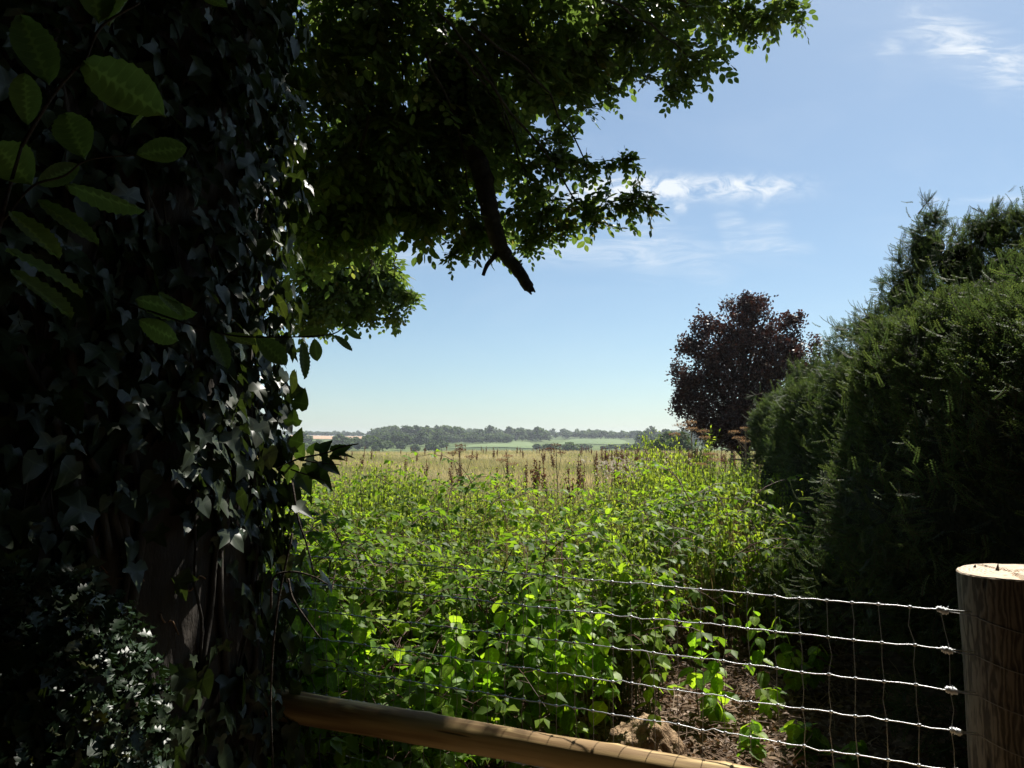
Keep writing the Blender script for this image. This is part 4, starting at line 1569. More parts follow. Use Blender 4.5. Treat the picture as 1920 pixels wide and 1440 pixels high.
# broad-leaved plants just behind the netting, each one a thing
def build_broad():
    shapes = []
    for k, (w, d) in enumerate(((0.40, 0.25), (0.46, 0.12), (0.34, 0.35))):
        V, F, T = serrated_leaf(1.0, w, 4, 0.012, -0.18)
        V = V.copy()
        V[:, 2] -= d * 0.6 * V[:, 1] ** 2
        for t in (0.1, 0.5, 0.95):
            T3 = T.copy()
            T3[:, 0] = t
            shapes.append(make_mesh('leaf', V, F, M['broad'], T3, smooth=True))
    spots = []
    # (px, py of the crown top, depth)
    base = [(980, 1090, 3.5), (1040, 1070, 3.6), (1090, 1100, 3.5), (950, 1120, 3.4), (1130, 1130, 3.5), (1000, 1140, 3.3), (1060, 1150, 3.3), (900, 1160, 3.2), (840, 1150, 3.3),
            (800, 1190, 3.1), (860, 1210, 3.1), (760, 1210, 3.1), (820, 1250, 3.0), (930, 1200, 3.2), (720, 1240, 3.1), (590, 1070, 3.1), (620, 1100, 3.1), (640, 1130, 3.2), (570, 1120, 3.0), (600, 1150, 3.0),
            (1070, 1210, 3.3), (820, 1310, 2.9), (790, 1330, 2.85), (870, 1330, 2.85), (740, 1370, 3.3), (650, 1370, 3.4), (600, 1390, 3.4), (830, 1400, 3.3), (700, 1400, 3.2), (980, 1020, 4.4), (1120, 960, 5.2), (1060, 940, 5.6), (1150, 940, 5.4),
            (1180, 1050, 4.0), (1250, 1040, 4.2), (1420, 1130, 4.3), (1470, 1150, 4.4), (1490, 1210, 4.3), (1520, 1200, 4.4), (1500, 960, 6.2), (1440, 1010, 5.4), (1470, 980, 5.8), (1440, 1300, 4.0), (1500, 1390, 3.5), (1540, 1400, 3.5), (1420, 1400, 3.5), (1340, 1290, 3.9),
            (1220, 1180, 3.8), (1310, 1150, 4.0), (1350, 1200, 4.0), (680, 1160, 3.3), (560, 1395, 2.9), (640, 1410, 2.95), (690, 1395, 2.95), (745, 1415, 3.0), (800, 1425, 3.0), (870, 1425, 3.05), (960, 1430, 3.2), (620, 1380, 3.1), (700, 1290, 3.0), (1600, 1440, 3.3), (1560, 960, 6.0)]
    extra = []
    for px, py, Y in base:
        if px < 1160 and py < 1300 and Y < 4 and not (px > 1080 and py > 1140):
            extra.append((px + random.uniform(-45, 45), py + random.uniform(0, 60), Y + random.uniform(-0.1, 0.35)))
    base += extra
    protos = []
    for k in range(5):
        r = random.Random(100 + k)
        stem_pts = [(0.03 * math.sin(2 * s + k), 0.03 * math.cos(3 * s), s) for s in np.linspace(0, 1, 6)]
        Vt, Ft, Tt = tube(stem_pts, [0.004, 0.0035, 0.003, 0.0028, 0.002, 0.0012], 5)
        sm = make_mesh('stem', Vt, Ft, M['broad'], Tt)
        lv = []
        for q in range(16):
            s = 0.30 + 0.70 * q / 15
            a = q * 2.4 + r.uniform(-0.4, 0.4)
            el = r.uniform(-1.0, 0.15)
            lv.append(((0.03 * math.sin(2 * s + k), 0.03 * math.cos(3 * s), s), (math.cos(a) * math.cos(el), math.sin(a) * math.cos(el), math.sin(el)), (0.25 * math.cos(a), 0.25 * math.sin(a), 1), r.uniform(0.06, 0.11) * (1.1 - 0.35 * (q / 15)), r.randrange(9), r.uniform(0.02, 0.05)))
        protos.append((sm, lv))
    made = []
    for i, (px, py, Y) in enumerate(base):
        top = P(px, py, Y)
        h = max(0.16, top.z - 0.02)
        sm, lv = protos[i % 5]
        if px < 1170:
            lab = 'bright green broad-leaved plant in the sunlit clump behind the netting' if 880 < px else 'bright green broad-leaved plant behind the netting near the ivy trunk'
            grp = 'broad-leaved plants in the sunlit clump' if 880 < px else 'broad-leaved plants near the trunk'
        else:
            lab = 'fresh green broad-leaved seedling beside the bare brown ground'
            grp = 'broad-leaved seedlings by the bare ground'
        root = empty('leafy_plant', (top.x, Y, 0), lab, 'plant', grp, rz=random.uniform(0, 6.28))
        made.append((grp, px, root))
        st = obj('stem', sm, root)
        st.scale = (1, 1, h)
        for (p, ax, nm, sz, mk, pet) in lv:
            rr = frames(np.array([ax]), np.array([nm]))[0]
            o = obj('leaf', shapes[mk], root)
            o.rotation_euler = Matrix([[*rr[0], 0], [*rr[1], 0], [*rr[2], 0], [0, 0, 0, 1]]).to_euler()
            zz = h - (1 - p[2]) * min(h, 0.55)
            o.location = (p[0] + ax[0] * pet * 0.3, p[1] + ax[1] * pet * 0.3, zz)
            o.scale = (sz,) * 3

    for grp in sorted({g for g, _, _ in made}):
        for k, (g, px, root) in enumerate(sorted([q for q in made if q[0] == grp], key=lambda q: q[1])):
            root['label'] = ORD[k] + ' from the left of the bright green ' + grp


build_broad()


# leaf litter and twigs on the bare ground
def build_litter():
    n = 15000
    y = rng.uniform(2.6, 6.2, n)
    x = rng.uniform(-1.2, 2.4, n)
    z = np.full(n, 0.012) + rng.random(n) * 0.03
    nr = np.array([0, 0, 1.0]) + rng.normal(size=(n, 3)) * 0.45
    ax = rng.normal(size=(n, 3)) * np.array([1, 1, 0.3])
    tw = tube([(0, 0, 0), (0.02, 0.5, 0.06), (-0.02, 1, 0)], [0.02, 0.018, 0.008], 3, cap=False, tint=(0.6, 0, 0))
    curl = leaf4(0.34, 0.18, 0.3, 0.5)
    kind = rng.choice(3, n, p=[0.35, 0.35, 0.30])
    V, F, T = join([leaf4(0.32, 0.1, 0.2, 0.5), curl, tw], np.stack([x, y, z], -1), frames(ax, nr), np.where(kind == 2, rng.uniform(0.06, 0.2, n), rng.uniform(0.018, 0.05, n)), kind)
    o = obj('leaf_litter', make_mesh('leaf_litter', V, F, M['litter'], T))
    put(o, 'dry brown fallen leaves and twigs on the bare ground', 'leaf litter', kind='stuff')


build_litter()


# ------------------------------------------------------------------ yew hedge
hedge = empty('yew_hedge', (3.2, 6.0, 0), 'tall dark green yew hedge along the right side, overgrown at its near end', 'hedge')


def yew_sprig(seed, n=11, L=0.11):
    r = random.Random(seed)
    V, F, T = [], [], []
    pts = [(0.006 * math.sin(5 * s), L * s, 0.02 * s * s) for s in np.linspace(0, 1, 3)]
    parts = [tube(pts, [0.0016, 0.0012, 0.0006], 3, cap=False)]
    for k in range(n):
        s = 0.05 + 0.95 * k / (n - 1)
        y = L * s
        z = 0.02 * s * s
        for sd in (-1, 1):
            ln = 0.019 * (1.05 - 0.45 * s) * r.uniform(0.85, 1.15)
            b = len(V)
            dx, dy = sd * ln * 0.86, ln * 0.45
            V += [(0, y - 0.003, z), (sd * ln * 0.5, y + ln * 0.2 - 0.0035, z + 0.003), (dx, y + dy, z + r.uniform(-0.003, 0.006)), (sd * ln * 0.45, y + ln * 0.3 + 0.003, z + 0.003)]
            F += [(b, b + 1, b + 3), (b + 1, b + 2, b + 3)]
            T += [(s * 0.9, 0, 0)] * 4
    parts.append((np.array(V, float), np.array(F), np.array(T, float)))
    return merge(parts)


def build_hedge():
    # clipped body: rounded section swept from the viewer's end to the far end; each row (y, face x, top z, half width)
    pts, nrm, lump = [], [], []
    ys = [2.0, 3.0, 4.0, 5.0, 6.0, 7.0, 8.0, 9.0, 9.8]
    tops = [2.30, 2.34, 2.28, 2.22, 2.17, 2.13, 2.10, 2.07, 1.85]

    def section(y, ph):
        fx = hedge_face(y)
        tp = np.interp(y, ys, tops)
        hw = 0.95
        endk = 1.0
        if y > 9.0:
            endk = math.sqrt(max(0.0, 1 - ((y - 9.0) / 0.85) ** 2))
        if y < 2.7:
            endk = math.sqrt(max(0.0, 1 - ((2.7 - y) / 0.75) ** 2))
        c, s = math.cos(ph), math.sin(ph)
        ex = 0.55
        x = -np.sign(c) * abs(c) ** ex * hw * endk
        z = np.sign(s) * abs(s) ** ex * tp / 2 * (0.55 + 0.45 * endk)
        return np.array([fx + 0.95 + x, y, tp / 2 + z])

    def noisef(p):
        v = Vector(p)
        return 0.14 * mnoise.noise(v * 0.9) + 0.14 * mnoise.noise(v * 2.1 + Vector((5, 0, 0))) + 0.09 * mnoise.noise(v * 4.7) - 0.02

    def rawpt(y, ph, extra=0.0):
        p = section(y, ph)
        c = np.array([hedge_face(y) + 0.95, max(min(y, 9.0), 2.7), np.interp(y, ys, tops) / 2])
        d = norm(p - c)
        return p + d * (noisef(p) + extra), d
    n = 24000
    for i in range(n):
        y = 2.0 + 7.84 * random.random()
        ph = random.uniform(-0.45, 1.9) if random.random() < 0.9 else random.uniform(1.9, 3.4)
        p, d = rawpt(y, ph)
        pts.append(p); nrm.append(d)
    # end cap
    for i in range(1300):
        ph = random.uniform(-PI, PI)
        f = math.sqrt(random.random())
        y = 9.0 + 0.85 * math.sqrt(1 - f * f) if f < 1 else 9.0
        p, d = rawpt(min(y, 9.84), ph)
        pts.append(p); nrm.append(norm(d + np.array([0, 0.8, 0])))
    for i in range(2600):
        ph = random.uniform(-PI, PI)
        f = math.sqrt(random.random())
        y = max(1.96, 2.7 - 0.75 * math.sqrt(1 - f * f))
        p, d = rawpt(y, ph)
        pts.append(p); nrm.append(norm(d + np.array([0, -0.8, 0])))
    # overgrown tree-like part: (px, py, depth, radius px)
    blobs = [(1700, 560, 5.6, 55), (1640, 620, 5.8, 50), (1590, 650, 6.2, 40), (1740, 470, 5.4, 48), (1745, 430, 5.3, 30), (1745, 405, 5.25, 16), (1715, 500, 5.4, 40), (1800, 500, 5.0, 70), (1860, 440, 4.8, 48), (1850, 420, 4.7, 30), (1925, 430, 4.6, 40),
             (1900, 520, 4.6, 90), (1780, 600, 4.9, 100), (1880, 660, 4.2, 120), (1760, 720, 4.6, 120), (1690, 640, 5.4, 80), (1960, 560, 4.2, 110), (1620, 720, 5.4, 80), (1860, 800, 3.7, 120), (1720, 840, 4.5, 90), (1980, 430, 4.6, 60), (1700, 530, 5.4, 25), (1900, 410, 4.65, 24), (1570, 680, 6.3, 30), (1520, 700, 6.9, 30)]
    for px, py, Y, r in blobs:
        c = np.array(P(px, py, Y))
        w = r * Y / FPX
        k = int(1900 * w * w * 4 * PI * 0.28) + 20
        for i in range(k):
            d = norm(rng.normal(size=3))
            p = c + d * w * (0.62 + 0.50 * random.random() + 0.9 * noisef(c + d * w))
            pts.append(p); nrm.append(d)
    # low sprays hanging over the shaded ground
    for (x, y, z, r) in ((2.0, 3.6, 0.75, 0.35), (1.95, 4.3, 0.6, 0.3), (2.0, 5.0, 0.5, 0.3), (2.1, 3.2, 1.2, 0.4), (1.9, 3.9, 1.1, 0.3), (2.2, 5.6, 0.5, 0.35), (2.3, 6.4, 0.4, 0.3), (2.0, 3.3, 0.3, 0.3)):
        for i in range(330):
            d = norm(rng.normal(size=3))
            pts.append(np.array([x, y, z]) + d * r * (0.7 + 0.4 * random.random())); nrm.append(d)
    pts, nrm = np.array(pts), np.array(nrm)
    # drop what no one can see from this side of the hedge (its back)
    keep = ~((nrm[:, 0] > 0.75) & (nrm[:, 2] < 0.5))
    pts, nrm = pts[keep], nrm[keep]
    n = len(pts)
    ax = nrm * 0.8 + np.array([-0.1, -0.05, 0.10]) + rng.normal(size=(n, 3)) * 0.55
    nr = np.array([0, 0, 1.0]) + nrm * 0.3 + rng.normal(size=(n, 3)) * 0.6
    sc = rng.uniform(0.65, 1.2, n)
    wild = rng.random(n) < 0.05
    pts = pts + norm(nrm) * (wild * rng.uniform(0.03, 0.16, n))[:, None]
    variants = [yew_sprig(200 + k, 11, 0.085 + 0.008 * k) for k in range(5)]
    V, F, T = join(variants, pts - norm(ax) * 0.06, frames(ax, nr), sc, rng.integers(0, 5, n))
    root = np.array(hedge.location)
    put(obj('foliage', make_mesh('foliage', V - root, F, M['yew'], T), hedge), kind='stuff')
    # long feathery shoots breaking out of the clipped line
    shoots = [((1600, 640, 6.2), (1545, 600, 6.2)), ((1610, 630, 6.0), (1575, 610, 6.0)), ((1650, 610, 5.9), (1595, 572, 5.9)), ((1660, 600, 5.8), (1625, 568, 5.8)), ((1690, 500, 5.5), (1668, 473, 5.5)), ((1700, 540, 5.5), (1675, 528, 5.5)),
              ((1750, 400, 5.2), (1728, 366, 5.2)), ((1790, 440, 5.1), (1812, 412, 5.1)), ((1560, 690, 6.4), (1535, 655, 6.4)), ((1860, 400, 4.7), (1870, 385, 4.7)), ((1920, 720, 3.6), (1800, 740, 3.5)), ((1930, 690, 3.6), (1830, 705, 3.5)), ((1900, 800, 3.5), (1830, 822, 3.4)),
              ((1690, 620, 5.2), (1650, 600, 5.1)), ((1420, 740, 9.2), (1404, 745, 9.2)), ((1500, 690, 7.6), (1480, 672, 7.6)), ((1640, 800, 4.8), (1585, 790, 4.7)), ((1730, 390, 5.2), (1745, 372, 5.2))]
    for a, b in shoots:
        A, B = np.array(P(*a)), np.array(P(*b))
        d = B - A
        L = float(np.linalg.norm(d))
        q = smooth_path([A - d * 0.6, A, (A + B) / 2 + np.array([0, 0, 0.03 * L]), B], 4)
        Vt, Ft, Tt = tube(q, lerp_radii([0.004, 0.0012], len(q)), 4)
        parts = [(Vt, Ft, Tt)]
        k = max(4, int(L / 0.045))
        for i in range(k * 2):
            t = (i + 0.5) / (k * 2)
            p = A + d * t
            sd = 1 if i % 2 else -1
            side = norm(np.cross(d, np.array([0.1, -1, 0.2])))
            axx = norm(d) * 0.8 + side * sd * 0.9 * (1 - t) + rng.normal(size=3) * 0.15
            Vs, Fs, Ts = variants[i % 5]
            Rm = frames(np.array([axx]), np.array([[0.1, -0.6, 1.0]]))[0]
            parts.append((Vs @ Rm.T * (0.95 - 0.3 * t) + p, Fs, Ts))
        V, F, T = merge(parts)
        obj('shoot', make_mesh('shoot', V - root, F, M['yew'], T), hedge)
    # solid dark core added inside the foliage to block light and read as shade
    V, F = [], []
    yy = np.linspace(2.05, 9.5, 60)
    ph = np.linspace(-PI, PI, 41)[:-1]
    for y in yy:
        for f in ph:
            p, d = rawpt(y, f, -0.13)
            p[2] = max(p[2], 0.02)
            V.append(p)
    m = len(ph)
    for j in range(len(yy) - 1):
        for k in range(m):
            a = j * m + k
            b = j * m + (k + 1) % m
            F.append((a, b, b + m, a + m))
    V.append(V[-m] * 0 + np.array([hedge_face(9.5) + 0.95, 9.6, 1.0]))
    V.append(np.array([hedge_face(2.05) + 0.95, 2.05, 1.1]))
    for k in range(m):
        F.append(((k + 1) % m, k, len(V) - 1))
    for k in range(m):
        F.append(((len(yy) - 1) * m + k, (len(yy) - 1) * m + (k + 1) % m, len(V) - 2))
    core = solid_mat('yew_dark_core', [(0.35, (0.012, 0.018, 0.010)), (0.65, (0.035, 0.038, 0.020))], scale=30, bump=1.0, bump_scale=50, rough=1.0, spec=0.1, bump_dist=0.05)
    put(obj('dark_core', make_mesh('dark_core', np.array(V) - root, F, core, smooth=True), hedge), kind='stuff')
    import bmesh
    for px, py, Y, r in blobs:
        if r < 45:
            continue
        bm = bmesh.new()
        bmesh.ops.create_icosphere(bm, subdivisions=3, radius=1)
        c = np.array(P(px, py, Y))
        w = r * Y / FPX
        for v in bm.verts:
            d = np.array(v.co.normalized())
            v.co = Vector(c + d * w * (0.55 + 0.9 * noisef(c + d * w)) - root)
        me = bpy.data.meshes.new('dark_core')
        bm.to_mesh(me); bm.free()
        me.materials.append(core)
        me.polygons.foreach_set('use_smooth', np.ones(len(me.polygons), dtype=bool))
        put(obj('dark_core', me, hedge), kind='stuff')
    for k in range(9):
        x, y = 2.3 + 0.1 * random.random() + 0.19 * k * 0.8, 3.2 + 0.75 * k
        q = smooth_path([(x, y, 0), (x + 0.05, y, 0.5), (x + random.uniform(-0.2, 0.2), y + 0.1, 1.3), (x + random.uniform(-0.3, 0.3), y, 1.9)], 4)
        V, F, T = tube(q, lerp_radii([0.045, 0.03, 0.015], len(q)), 7, wob=0.15)
        obj('stem', make_mesh('stem', V - root, F, M['bark'], smooth=True), hedge)


build_hedge()


# ------------------------------------------------------------------ copper beech
def build_copper():
    Y = 22.0
    root = empty('copper_beech', tuple(Vector((P(1395, 828, Y).x, Y, 0))), 'round copper beech with dark purple leaves beyond the hedge', 'tree')
    ro = np.array(root.location)
    spec = [(1390, 605, 50), (1350, 640, 55), (1420, 615, 46), (1330, 690, 62), (1400, 690, 75), (1460, 660, 55), (1500, 655, 34), (1497, 612, 16), (1500, 592, 8), (1520, 645, 18), (1510, 690, 44), (1525, 700, 30), (1470, 700, 60), (1285, 725, 28), (1290, 785, 26), (1335, 812, 26), (1375, 815, 30), (1450, 800, 55), (1300, 700, 36), (1290, 650, 22), (1320, 610, 25), (1370, 575, 24), (1420, 575, 24), (1300, 760, 42), (1360, 770, 65), (1430, 770, 70),
            (1280, 740, 24), (1275, 690, 16), (1500, 740, 60), (1350, 800, 40), (1310, 800, 26), (1400, 805, 40), (1440, 580, 20), (1480, 600, 14), (1400, 562, 14)]
    cl = []
    for k in range(5):
        r = random.Random(300 + k)
        parts = []
        for q in range(9):
            a = np.array([r.gauss(0, 1), r.gauss(0, 1), r.gauss(0, 0.5)])
            parts.append(place(leaf2(0.33, r.random()), np.array([r.gauss(0, 0.06), r.gauss(0, 0.06), r.gauss(0, 0.04)]), a, (r.gauss(0, 0.5), r.gauss(0, 0.5), 1), 0.085))
        cl.append(merge(parts))
    P_, C_ = [], []
    for px, py, r in spec:
        c = np.array(P(px, py, Y))
        w = r * Y / FPX
        n = int(480 * w * w) + 30
        d = norm(rng.normal(size=(n, 3)))
        P_.append(c + d * (rng.random((n, 1)) ** 0.38) * w * np.array([1, 1.2, 1]) * (1 + 0.12 * rng.normal(size=(n, 1))))
    pos = np.concatenate(P_)
    # gaps where the sky shows between the branch tiers
    nz = np.array([mnoise.noise(Vector(p) * 1.7) for p in pos])
    dc = np.linalg.norm((pos - np.array([ro[0], Y, 2.6])) / np.array([2.2, 2.4, 2.6]), axis=1)
    keep = nz > -0.30 + 0.42 * np.clip(dc - 0.6, 0, 1)
    pos = pos[keep]
    n = len(pos)
    out = norm(pos - np.array([ro[0], Y, 2.0]))
    ax = out + rng.normal(size=(n, 3)) * 0.5
    nr = np.array([0, 0, 1.0]) + rng.normal(size=(n, 3)) * 0.5
    V, F, T = join(cl, pos, frames(ax, nr), rng.uniform(0.85, 1.35, n), rng.integers(0, 5, n))
    put(obj('crown', make_mesh('crown', V - ro, F, M['copper'], T), root), kind='stuff')
    tv, tf, tt = tube(smooth_path([(0, 0, 0), (0.05, 0, 1.2), (-0.05, 0, 2.6), (0.1, 0, 4.4)], 5), lerp_radii([0.17, 0.14, 0.09, 0.02], 16), 10)
    obj('trunk', make_mesh('trunk', tv, tf, M['darkbark'], smooth=True), root)
    for i, (px, py, r) in enumerate(spec):
        c = np.array(P(px, py, Y)) - ro + np.array([0, random.uniform(-0.6, 0.6), 0])
        z0 = max(0.8, min(3.6, c[2] * 0.55))
        q = smooth_path([(0, 0, z0), (c[0] * 0.45, c[1] * 0.4, z0 + (c[2] - z0) * 0.6), tuple(c)], 4)
        V, F, T = tube(q, lerp_radii([0.06, 0.012], len(q)), 6)
        obj('branch', make_mesh('branch', V, F, M['darkbark'], smooth=True), root)
    # twigs poking out of the outline
    for k in range(46):
        a = random.uniform(0, 2 * PI)
        e = random.uniform(-0.1, 1.4)
        d = np.array([math.cos(a) * math.cos(e), math.sin(a) * math.cos(e), math.sin(e)])
        px, py, r = spec[random.randrange(len(spec))]
        c = np.array(P(px, py, Y)) - ro
        w = r * Y / FPX
        V, F, T = tube([c, c + d * w * 0.8, c + d * w * random.uniform(1.1, 1.35)], [0.012, 0.008, 0.004], 4)
        obj('twig', make_mesh('twig', V, F, M['copper'], T), root)


build_copper()


# small pale-green shrub at the copper beech's left foot
def build_shrub():
    root = empty('green_shrub', tuple(Vector((P(1285, 828, 19.0).x, 19.0, 0))), 'small pale green spiky shrub at the left foot of the copper beech', 'shrub')
    ro = np.array(root.location)
    parts = []
    for k in range(46):
        a = random.uniform(0, 2 * PI)
        d = np.array([math.cos(a) * 0.7 - 0.15, math.sin(a) * 0.5, 1.0])
        L = random.uniform(0.8, 2.1)
        p0 = np.array([random.gauss(0, 0.2), random.gauss(0, 0.2), 0])
        p1 = p0 + norm(d) * L * np.array([0.8, 0.8, 1])
        parts.append(tube([p0, (p0 + p1) / 2, p1], [0.012, 0.008, 0.004], 3, cap=False))
        for i in range(26):
            t = 0.3 + 0.7 * i / 25
            q = p0 + (p1 - p0) * t
            parts.append(place(leaf2(0.24, random.random()), q, norm(rng.normal(size=3)) + norm(d) * 0.6, (random.gauss(0, 0.5), random.gauss(0, 0.5), 1), 0.11))
    V, F, T = merge(parts)
    put(obj('foliage', make_mesh('foliage', V, F, M['nettle'], T), root), kind='stuff')


build_shrub()


# ------------------------------------------------------------------ meadow
def build_meadow():
    n = 42000
    u = rng.random(n)
    y = 10.5 * (98 / 10.5) ** (u ** 0.85)
    x = rng.uniform(-0.62, 0.56, n) * y
    hn = np.array([mnoise.noise(Vector((a * 0.12, b * 0.07, 1.1))) for a, b in zip(x, y)])
    patch = np.exp(-(((x / y * FPX + 960) - 790) / 75) ** 2 - ((y - 31) / 5.0) ** 2) + np.exp(-(((x / y * FPX + 960) - 900) / 110) ** 2 - ((y - 60) / 8.0) ** 2)
    z = H(x, y)
    sc = np.stack([1 + y / 45, 1 + y / 45, np.clip(0.85 + hn * 0.5, 0.35, 1.5) * (1 - 0.75 * np.clip(patch, 0, 1))], -1)
    V, F, T = join([grass_tuft(400 + k, 10, 0.55, 0.006, 0.16) for k in range(5)], np.stack([x, y, z], -1), yaw_frames(n, 0.08), sc, rng.integers(0, 5, n), np.clip(rng.random(n) * 0.8 + 0.5 * patch + 0.1, 0, 1))
    o = obj('meadow_grass', make_mesh('meadow_grass', V, F, M['drygrass'], T))
    put(o, 'dry straw-coloured meadow grass beyond the nettles', 'grass', kind='stuff')


build_meadow()


def dock_mesh(seed):
    r = random.Random(seed)
    parts = [tube([(0, 0, 0), (0.01, 0, 0.5), (0.02, 0, 1.0)], [0.008, 0.006, 0.003], 4, cap=False)]
    arms = [((0.01, 0, 0.45), (0.02, 0, 1.0), 60)]
    for k in range(5):
        a = r.uniform(0, 6.28)
        z0 = r.uniform(0.4, 0.65)
        arms.append(((0, 0, z0), (math.cos(a) * 0.05, math.sin(a) * 0.05, z0 + r.uniform(0.22, 0.34)), 26))
    for p0, p1, n in arms:
        p0, p1 = np.array(p0), np.array(p1)
        parts.append(tube([p0, p1], [0.004, 0.002], 3, cap=False))
        for i in range(n):
            t = r.random()
            q = p0 + (p1 - p0) * t + np.array([r.gauss(0, 1), r.gauss(0, 1), 0]) * 0.017 * (1.2 - t)
            parts.append(place(leaf2(0.45, r.random()), q, (r.gauss(0, 1), r.gauss(0, 1), r.gauss(0, 1)), (r.gauss(0, 1), r.gauss(0, 1), 1), 0.03))
    return merge(parts)


def build_docks():
    ms = []
    for k in range(5):
        V, F, T = dock_mesh(500 + k)
        ms.append(make_mesh('dock_stalk', V, F, M['dock'], T))
    spots = []
    near = [(862, 905, 14), (930, 905, 13), (1008, 900, 12), (1012, 905, 11.5), (1028, 890, 12), (1081, 880, 13), (1089, 880, 14), (1150, 890, 12), (1162, 900, 11), (1075, 905, 9.5), (985, 885, 15), (1000, 890, 15), (1118, 880, 15), (1220, 870, 14), (1270, 870, 13),
            (720, 905, 13), (850, 880, 16), (800, 885, 18), (680, 860, 26), (760, 868, 24), (955, 870, 20), (1035, 860, 26)]
    for px, _, Y in near:
        spots.append((px, Y, random.uniform(1.0, 1.28)))
    for k in range(92):
        px = random.uniform(640, 1240) if random.random() < 0.62 else random.uniform(1080, 1345)
        Y = random.uniform(34, 86) if px < 1120 else random.uniform(18, 80)
        spots.append((px, Y, random.uniform(0.85, 1.2)))
    for k in range(90):
        px = random.uniform(1110, 1375)
        Y = random.uniform(12.5, 34)
        spots.append((px, Y, random.uniform(0.9, 1.25)))
    near_docks = []
    for i, (px, Y, h) in enumerate(spots):
        x = (px - 960) / FPX * Y
        o = obj('dock_plant', ms[i % 5], loc=(x, Y, float(H(x, Y))), rot=(random.gauss(0, 0.05), random.gauss(0, 0.05), random.uniform(0, 6.28)))
        w = h * (1.0 if Y < 25 else 1.35)
        o.scale = (w, w, h)
        if i < len(near):
            near_docks.append((px, o))
            put(o, 'rusty brown dock stalk gone to seed', 'dock plant', 'brown dock stalks at the near meadow edge')
        elif px > 1120:
            put(o, 'rusty brown dock stalk in the crowded brown band left of the copper beech', 'dock plant', 'brown dock stalks near the copper beech')
        else:
            put(o, 'rusty brown dock stalk far out in the dry meadow', 'dock plant', 'brown dock stalks far out in the meadow')

    for k, (px, o) in enumerate(sorted(near_docks, key=lambda q: q[0])):
        o['label'] = ORD[k] + ' from the left of the rusty brown dock stalks at the near meadow edge'


build_docks()


def build_umbels():
    """dead hogweed: ribbed stem with branches ending in flat umbels"""
    def hog(name, label, px, Y, h, heads, spread, mat, rz):
        x = (px - 960) / FPX * Y
        root = empty(name, (x, Y, float(H(x, Y))), label, 'hogweed', rz=rz)
        V, F, T = tube(smooth_path([(0, 0, 0), (0.02, 0, h * 0.5), (0, 0.01, h * 0.93)], 4), lerp_radii([0.011, 0.005], 9), 6)
        obj('stem', make_mesh('stem', V, F, M['straw'], T), root)
        for k in range(heads):
            a = k * 2.4
            z0 = h * (0.60 + 0.30 * k / max(1, heads - 1))
            e = np.array([math.cos(a) * spread, math.sin(a) * spread, h * (0.86 + 0.14 * (k + 1) / heads)])
            if k == heads - 1:
                e = np.array([0, 0.01, h])
            q = smooth_path([(0, 0, z0), (e[0] * 0.55, e[1] * 0.55, (z0 + e[2]) / 2), tuple(e)], 4)
            V, F, T = tube(q, lerp_radii([0.005, 0.003], len(q)), 5)
            obj('branch', make_mesh('branch', V, F, M['straw'], T), root)
            parts = []
            for r in range(16):
                b = r * 2.399
                rr = 0.085 * math.sqrt((r + 0.5) / 16)
                t = e + np.array([math.cos(b) * rr, math.sin(b) * rr, 0.055 - rr * 0.2])
                parts.append(tube([e, t], [0.0014, 0.001], 3, cap=False))
                for s in range(7):
                    parts.append(place(leaf2(0.5, random.random()), t + rng.normal(size=3) * 0.009, rng.normal(size=3), (random.gauss(0, 1), random.gauss(0, 1), 1), 0.013))
            V, F, T = merge(parts)
            obj('umbel', make_mesh('umbel', V, F, mat, T), root)
    hog('hogweed', 'rusty orange hogweed seedheads standing before the copper beech', 1296, 9.6, 1.72, 6, 0.22, M['umbel'], 0.4)
    hog('hogweed', 'pale dead hogweed with flat seedheads close to the hedge end', 1398, 10.4, 1.66, 5, 0.20, M['umbel'], 1.4)
    hog('hogweed', 'small dead hogweed head low before the brown docks', 1330, 8.4, 1.30, 3, 0.12, M['umbel'], 2.4)
    hog('hogweed', 'thin forked dead stalk rising above the nettles left of centre', 863, 9.4, 1.40, 4, 0.14, M['dock'], 0.0)
    hog('hogweed', 'thin dead stalk with small heads above the nettles right of centre', 1043, 11.5, 1.40, 3, 0.12, M['dock'], 0.8)
    hog('hogweed', 'single dry hogweed stalk beside the green nettle bank', 953, 10.5, 1.25, 3, 0.10, M['umbel'], 0.8)
    # thistle down band
    n = 260
    px = rng.normal(1190, 45, n)
    y = rng.uniform(12, 19, n)
    x = (px - 960) / FPX * y
    parts = []
    for i in range(n):
        h = random.uniform(0.8, 1.12)
        c = np.array([x[i], y[i], h])
        parts.append(tube([(x[i] + 0.03, y[i], 0), c], [0.004, 0.002], 3, cap=False))
        for k in range(9):
            d = norm(rng.normal(size=3) + np.array([0, 0, 0.4]))
            parts.append(place(leaf2(0.5, random.random()), c + d * 0.008, d, rng.normal(size=3), 0.034))
    V, F, T = merge(parts)
    o = obj('thistles', make_mesh('thistles', V, F, M['fluff'], T))
    put(o, 'pale fluffy thistle seedheads at the right edge of the meadow', 'thistles', kind='stuff')


build_umbels()


# a short piece of field fence by the hedge end
def build_field_fence():
    x0 = P(1372, 828, 24).x
    root = empty('field_fence', (x0, 24, 0), 'low weathered wooden fence under the copper beech by the hedge end', 'fence')
    for k in range(4):
        V, F, T = tube([(0.42 * k, 0, 0), (0.42 * k, 0, 1.32 + 0.02 * k)], 0.045, 8)
        obj('post', make_mesh('post', V, F, M['post']), root)
    for z in (0.55, 0.9, 1.22):
        V, F, T = tube([(-0.15, -0.06, z), (1.6, -0.06, z)], 0.035, 6)
        obj('fence_rail', make_mesh('fence_rail', V, F, M['post']), root)


build_field_fence()


